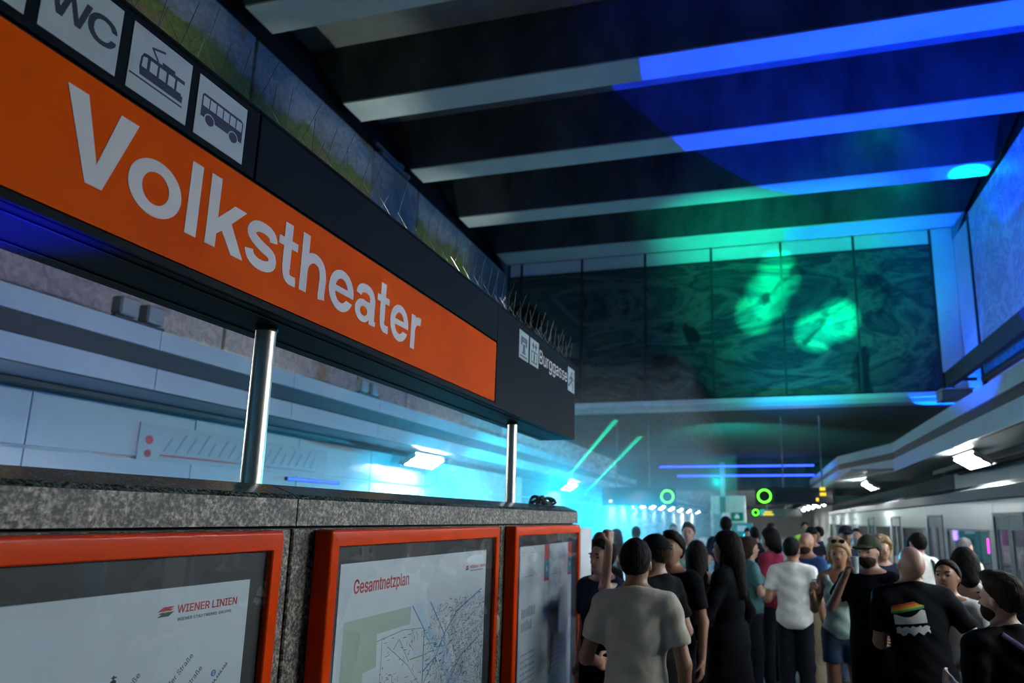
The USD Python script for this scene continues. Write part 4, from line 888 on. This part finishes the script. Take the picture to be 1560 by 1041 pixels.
    if extra == 'print':
        # rainbow arc and pale print on the back, following the shirt
        def patch(name, x0, x1, zf, zg, mt):
            gx, n = np.linspace(x0, x1, 14), 14; vs = []
            for a in gx:
                for b in np.linspace(0, 1, 7):
                    zz = zf(a)*(1-b)+zg(a)*b
                    yy = np.linspace(-.26, 0, 131); q = np.stack([np.full(131, a), yy, np.full(131, zz)], 1); dd = torso(q, .012, .012); i_ = int(np.argmax(dd < 0)); vs.append(uns(np.array([a, yy[i_]-.006, zz]))*k)
            fs = [[i*7+j, i*7+j+1, (i+1)*7+j+1, (i+1)*7+j] for i in range(n-1) for j in range(6)]
            m = trimesh.Trimesh(np.array(vs), np.vstack([np.array(fs)[:, [0, 2, 1]], np.array(fs)[:, [0, 3, 2]]]), process=False); ob(name, m, mt, tp, smooth=True)
        for i, (c, nm) in enumerate((((.55, .04, .01), 'red'), ((.65, .22, .01), 'orange'), ((.60, .48, .02), 'yellow'), ((.03, .30, .12), 'green'))):
            if ('rb'+nm) not in M: M['rb'+nm] = mat('print_'+nm, c, .7)
            patch('rainbow_stripe', -.165, .02, lambda a, i=i: 1.412+.24*a-.012*i, lambda a, i=i: 1.400+.24*a-.012*i, M['rb'+nm])
        patch('pale_print', -.155, .02, lambda a: 1.362+.24*a-.03*abs(math.sin(a*21)), lambda a: 1.285+.12*a, M['vest_print'])
        patch('print_lettering', -.15, .03, lambda a: 1.268+.12*a+.006*math.sin(a*170), lambda a: 1.228+.12*a+.010*math.sin(a*120), M['vest_print'])
    return t, k, uns, arms
def cup(label, p, mat_='cup', r=.036, h=.11, name='cup'):
    t = thing(name, label, 'cup' if name == 'cup' else 'can', p)
    m = tube((0, 0, -h/2), (0, 0, h/2), r*.8, 20, r); ob('wall', m, M[mat_], t, smooth=40)
    ob('rim', trimesh.creation.torus(r, .003, 24, 6).apply_translation((0, 0, h/2)), M[mat_], t)
def held(P_, x, y, face, s, off=(0, 0, 0)):
    t, k, uns, arms = P_; S, E_, W2 = arms[s]; d = (W2-E_)/np.linalg.norm(W2-E_); p = uns(W2+d*.09+np.array([-s*.045, 0, 0])+np.array(off))*k; q = rotz(math.radians(face))@p; return (x+q[0], y+q[1], q[2])
FACE_CAM = 180
person('man in beige short-sleeved shirt seen from behind, nearest the orange cases', -.70, 3.75, 5, 1.735, 'tan', ('short', 'black'), ('tee', 'beige'), ('trousers', 'grey'), L=((.085, -.02, -.27), (.05, .18, -.33)), R=((.075, -.02, -.29), (.075, .08, -.55)), turn=-8, wide=.99, res=.013)
person('man in black tee and black cap turned in profile, behind the beige shirt', -.71, 4.50, 62, 1.745, 'light', ('crop', 'brown'), ('tee', 'black'), ('trousers', 'black'), L='down', R='bent', cap='front', res=.014, tilt=4)
person('dark-haired man in black facing the camera, peering over the cap wearer', -.71, 5.25, 160, 1.745, 'tan', ('quiff', 'black'), ('tee', 'black'), ('trousers', 'dark'), R='bent', tilt=-6, res=.014)
person('person in navy tee raising a fist in front of the face', -1.15, 4.85, 150, 1.70, 'light', ('short', 'black'), ('tee', 'navy'), ('trousers', 'dark'), L=((.02, .20, .03), (.06, .20, .32)), R=((.02, -.02, -.285), (.0, .05, -.53)), res=.014, curl=1.25)
person('man in pale mint tee facing the camera in the cyan haze', -1.07, 9.7, 175, 1.80, 'light', ('quiff', 'brown'), ('tee', 'mint'), ('trousers', 'dark'), L='phone', res=.02)
person('woman with long dark hair and bare arm, seen from behind', -.60, 6.1, -15, 1.66, 'tan', ('long', 'black'), ('tank', 'black'), ('trousers', 'black'), R='back', woman=True, res=.016, turn=20)
person('tall man in dark tee standing with his back to the camera before the lift shaft', -.62, 10.85, 8, 1.90, 'light', ('short', 'black'), ('tee', 'navy'), ('trousers', 'dark'), L='bent', R='bent', res=.02, wide=1.1)
person('woman in a long black coat with dark hair turned to the side', -.32, 5.55, 70, 1.755, 'light', ('long', 'black'), ('coat', 'black'), ('wide', 'black'), L=((.06, .08, -.27), (-.02, .22, -.44)), R='back', woman=True, res=.015)
person('dark-haired woman in a raspberry red top', .02, 8.4, 60, 1.76, 'light', ('bob', 'black'), ('long', 'raspberry'), ('trousers', 'dark'), L='phone', woman=True, res=.02)
person('man in white tee and dark trousers seen from behind', .23, 7.25, -6, 1.68, 'tan', ('short', 'black'), ('tee', 'white'), ('trousers', 'dark'), L='bent', R='back', res=.016, turn=-20, wide=1.02)
person('bald bearded man in blue tee and khaki trousers facing the white tee', .42, 8.15, 140, 1.725, 'tan', ('bald', 'brown'), ('tee', 'blue'), ('trousers', 'khaki'), L='phone', res=.018, beard=True)
P12 = person('blonde woman in aqua tank top and denim shorts, sunglasses on her head', .60, 6.45, 172, 1.685, 'tan', ('bob', 'blonde'), ('tank', 'aqua'), ('hotpants', 'denim'), R='hold', L='down', woman=True, res=.015, extra='sunglasses', shoes='shoe_white', curl=.7)
cup('clear plastic cup held by the blonde woman', held(P12, .60, 6.45, 172, 1))
P13 = person('man in black tee and olive cap lifting a drink to his mouth', .76, 5.80, 150, 1.735, 'light', ('short', 'brown'), ('tee', 'black'), ('trousers', 'black'), R='drink', L='down', cap='olive', res=.015, curl=.8, beard=True, wide=1.08)
cup('pale can at the lips of the man in the olive cap', held(P13, .76, 5.80, 150, 1, (0, .0, .01)), 'panel_white', .03, .12, 'can')
person('person with light curly hair in a dark navy top behind the olive cap', 1.13, 7.66, 195, 1.69, 'light', ('curly', 'blonde'), ('long', 'navy'), ('trousers', 'dark'), res=.018, woman=True)
person('man in white tee with a backpack near the open train door', 1.62, 8.4, 25, 1.725, 'light', ('short', 'black'), ('tee', 'white'), ('trousers', 'dark'), res=.02, extra='straps')
person('bald man in black tee with a rainbow print on the back, leaning forward', .88, 4.62, 8, 1.72, 'light', ('bald', 'brown'), ('tee', 'black'), ('trousers', 'black'), L='fwd', R='hip', lean=15, tilt=-30, wide=1.06, res=.013, extra='print')
P17 = person('woman with long black hair and a bare back in a white top', 1.40, 5.65, -20, 1.655, 'light', ('bob', 'black'), ('backless', 'white'), ('hotpants', 'maroon'), R='hold', L='bent', woman=True, res=.015, turn=25, curl=.7)
cup('clear plastic cup held by the woman with the bare back', held(P17, 1.40, 5.65, -20, 1))
person('dark-haired person half hidden behind the rainbow print, bending down', 1.17, 5.12, 150, 1.60, 'tan', ('short', 'black'), ('tee', 'white'), ('trousers', 'dark'), lean=8, tilt=-15, res=.016)
person('bearded man with brown swept hair and lilac lanyard, in black, at the picture edge', 1.07, 3.74, 30, 1.60, 'light', ('quiff', 'brown'), ('tee', 'black'), ('trousers', 'black'), L='bent', R='bent', res=.013, extra='lanyard', beard=True, wide=1.12, turn=16)
person('dark-haired man looking over the head of the bearded man with the lanyard', 1.80, 5.3, 150, 1.635, 'tan', ('short', 'black'), ('tee', 'navy'), ('trousers', 'dark'), res=.016)
person('man in dark cap and dark tee standing behind the blonde woman', 1.00, 9.7, 185, 1.79, 'dark', ('short', 'black'), ('tee', 'navy'), ('trousers', 'dark'), cap='front', res=.02)
person('woman in teal top reaching out an arm beside the black coat', -.20, 8.0, -70, 1.66, 'light', ('bob', 'brown'), ('tee', 'teal'), ('trousers', 'dark'), R='phone', woman=True, res=.02)
person('dark figure in black close behind the end of the stele', -1.50, 6.15, 20, 1.68, 'tan', ('short', 'black'), ('long', 'black'), ('trousers', 'black'), res=.018)
far = [('bob', 'brown', 'tee', 'teal', -2.0, 8.3, 1.68, 'person in teal tee in the haze just past the raised fist'), ('short', 'black', 'tee', 'navy', -2.35, 12.6, 1.72, 'tall silhouette in navy in the cyan haze, left of the pale mint tee'), ('bob', 'black', 'long', 'grey', -1.75, 11.4, 1.62, 'small figure in a grey jumper within the cyan haze'),
       ('short', 'brown', 'tee', 'denim', -1.45, 13.6, 1.74, 'man in denim blue tee at the back of the cyan haze'), ('long', 'black', 'tee', 'black', -2.9, 13.4, 1.66, 'long-haired silhouette deep in the cyan haze'), ('short', 'black', 'long', 'teal', -2.0, 15.2, 1.76, 'figure in a teal jumper deepest in the cyan haze'),
       ('quiff', 'brown', 'tee', 'cream', -.35, 13.2, 1.70, 'man in cream tee before the blue ticket machine'), ('short', 'black', 'tee', 'dark', -.22, 12.0, 1.74, 'dark tee wearer between the tall man and the red top'), ('short', 'brown', 'tee', 'vest', .1, 16.4, 1.80, 'guard in a bright yellow vest, farther from the train'),
       ('short', 'black', 'tee', 'vest', .85, 16.8, 1.82, 'guard in a bright yellow vest, nearer the train'), ('bob', 'blonde', 'tank', 'white', .78, 8.9, 1.66, 'fair-haired woman in white behind the blue tee'), ('short', 'black', 'tee', 'dark', .66, 11.2, 1.76, 'man in dark cap and tee beside the fair-haired woman'),
       ('short', 'brown', 'tee', 'grey', 1.35, 11.5, 1.74, 'man in grey tee near the train doors'), ('bob', 'black', 'long', 'black', 1.9, 10.2, 1.64, 'woman in black jumper standing by the train windows'), ('short', 'grey', 'tee', 'beige', 2.3, 9.2, 1.66, 'grey-haired man in beige by the violet train window'),
       ('long', 'brown', 'tee', 'grey', .05, 14.5, 1.68, 'long-haired woman in grey far down the platform'), ('short', 'black', 'tee', 'navy', .9, 13.4, 1.75, 'man in navy tee far down the platform')]
for i, (hk, hc, tk, tc, x, y, h, lab) in enumerate(far):
    person(lab, x, y, (170, 20, -60, 190, 90, 200)[i % 6], h, ('light', 'tan')[i % 2], (hk, hc), (tk, tc), ('trousers', ('dark', 'denim', 'black')[i % 3]), res=.026, woman=hk in ('bob', 'long'), cap='front' if 'dark cap' in lab else None, L=('down', 'bent', 'phone')[i % 3], R=('bent', 'down', 'back')[i % 3])

# ------------------------------------------------------------------ haze over the platform
hz = usdkit.material(stage, LK+'haze', {'v': ('scatter_volume', {'color': (1, 1, 1), 'density': HAZE, 'anisotropy': .25})}, volume='v.volume')
ob('haze', bx(-6.85, -.9, 8.4, 23.6, .03, 3.98), hz, label='thin cyan lit stage haze hanging over the platform', cat='haze', kind='stuff')
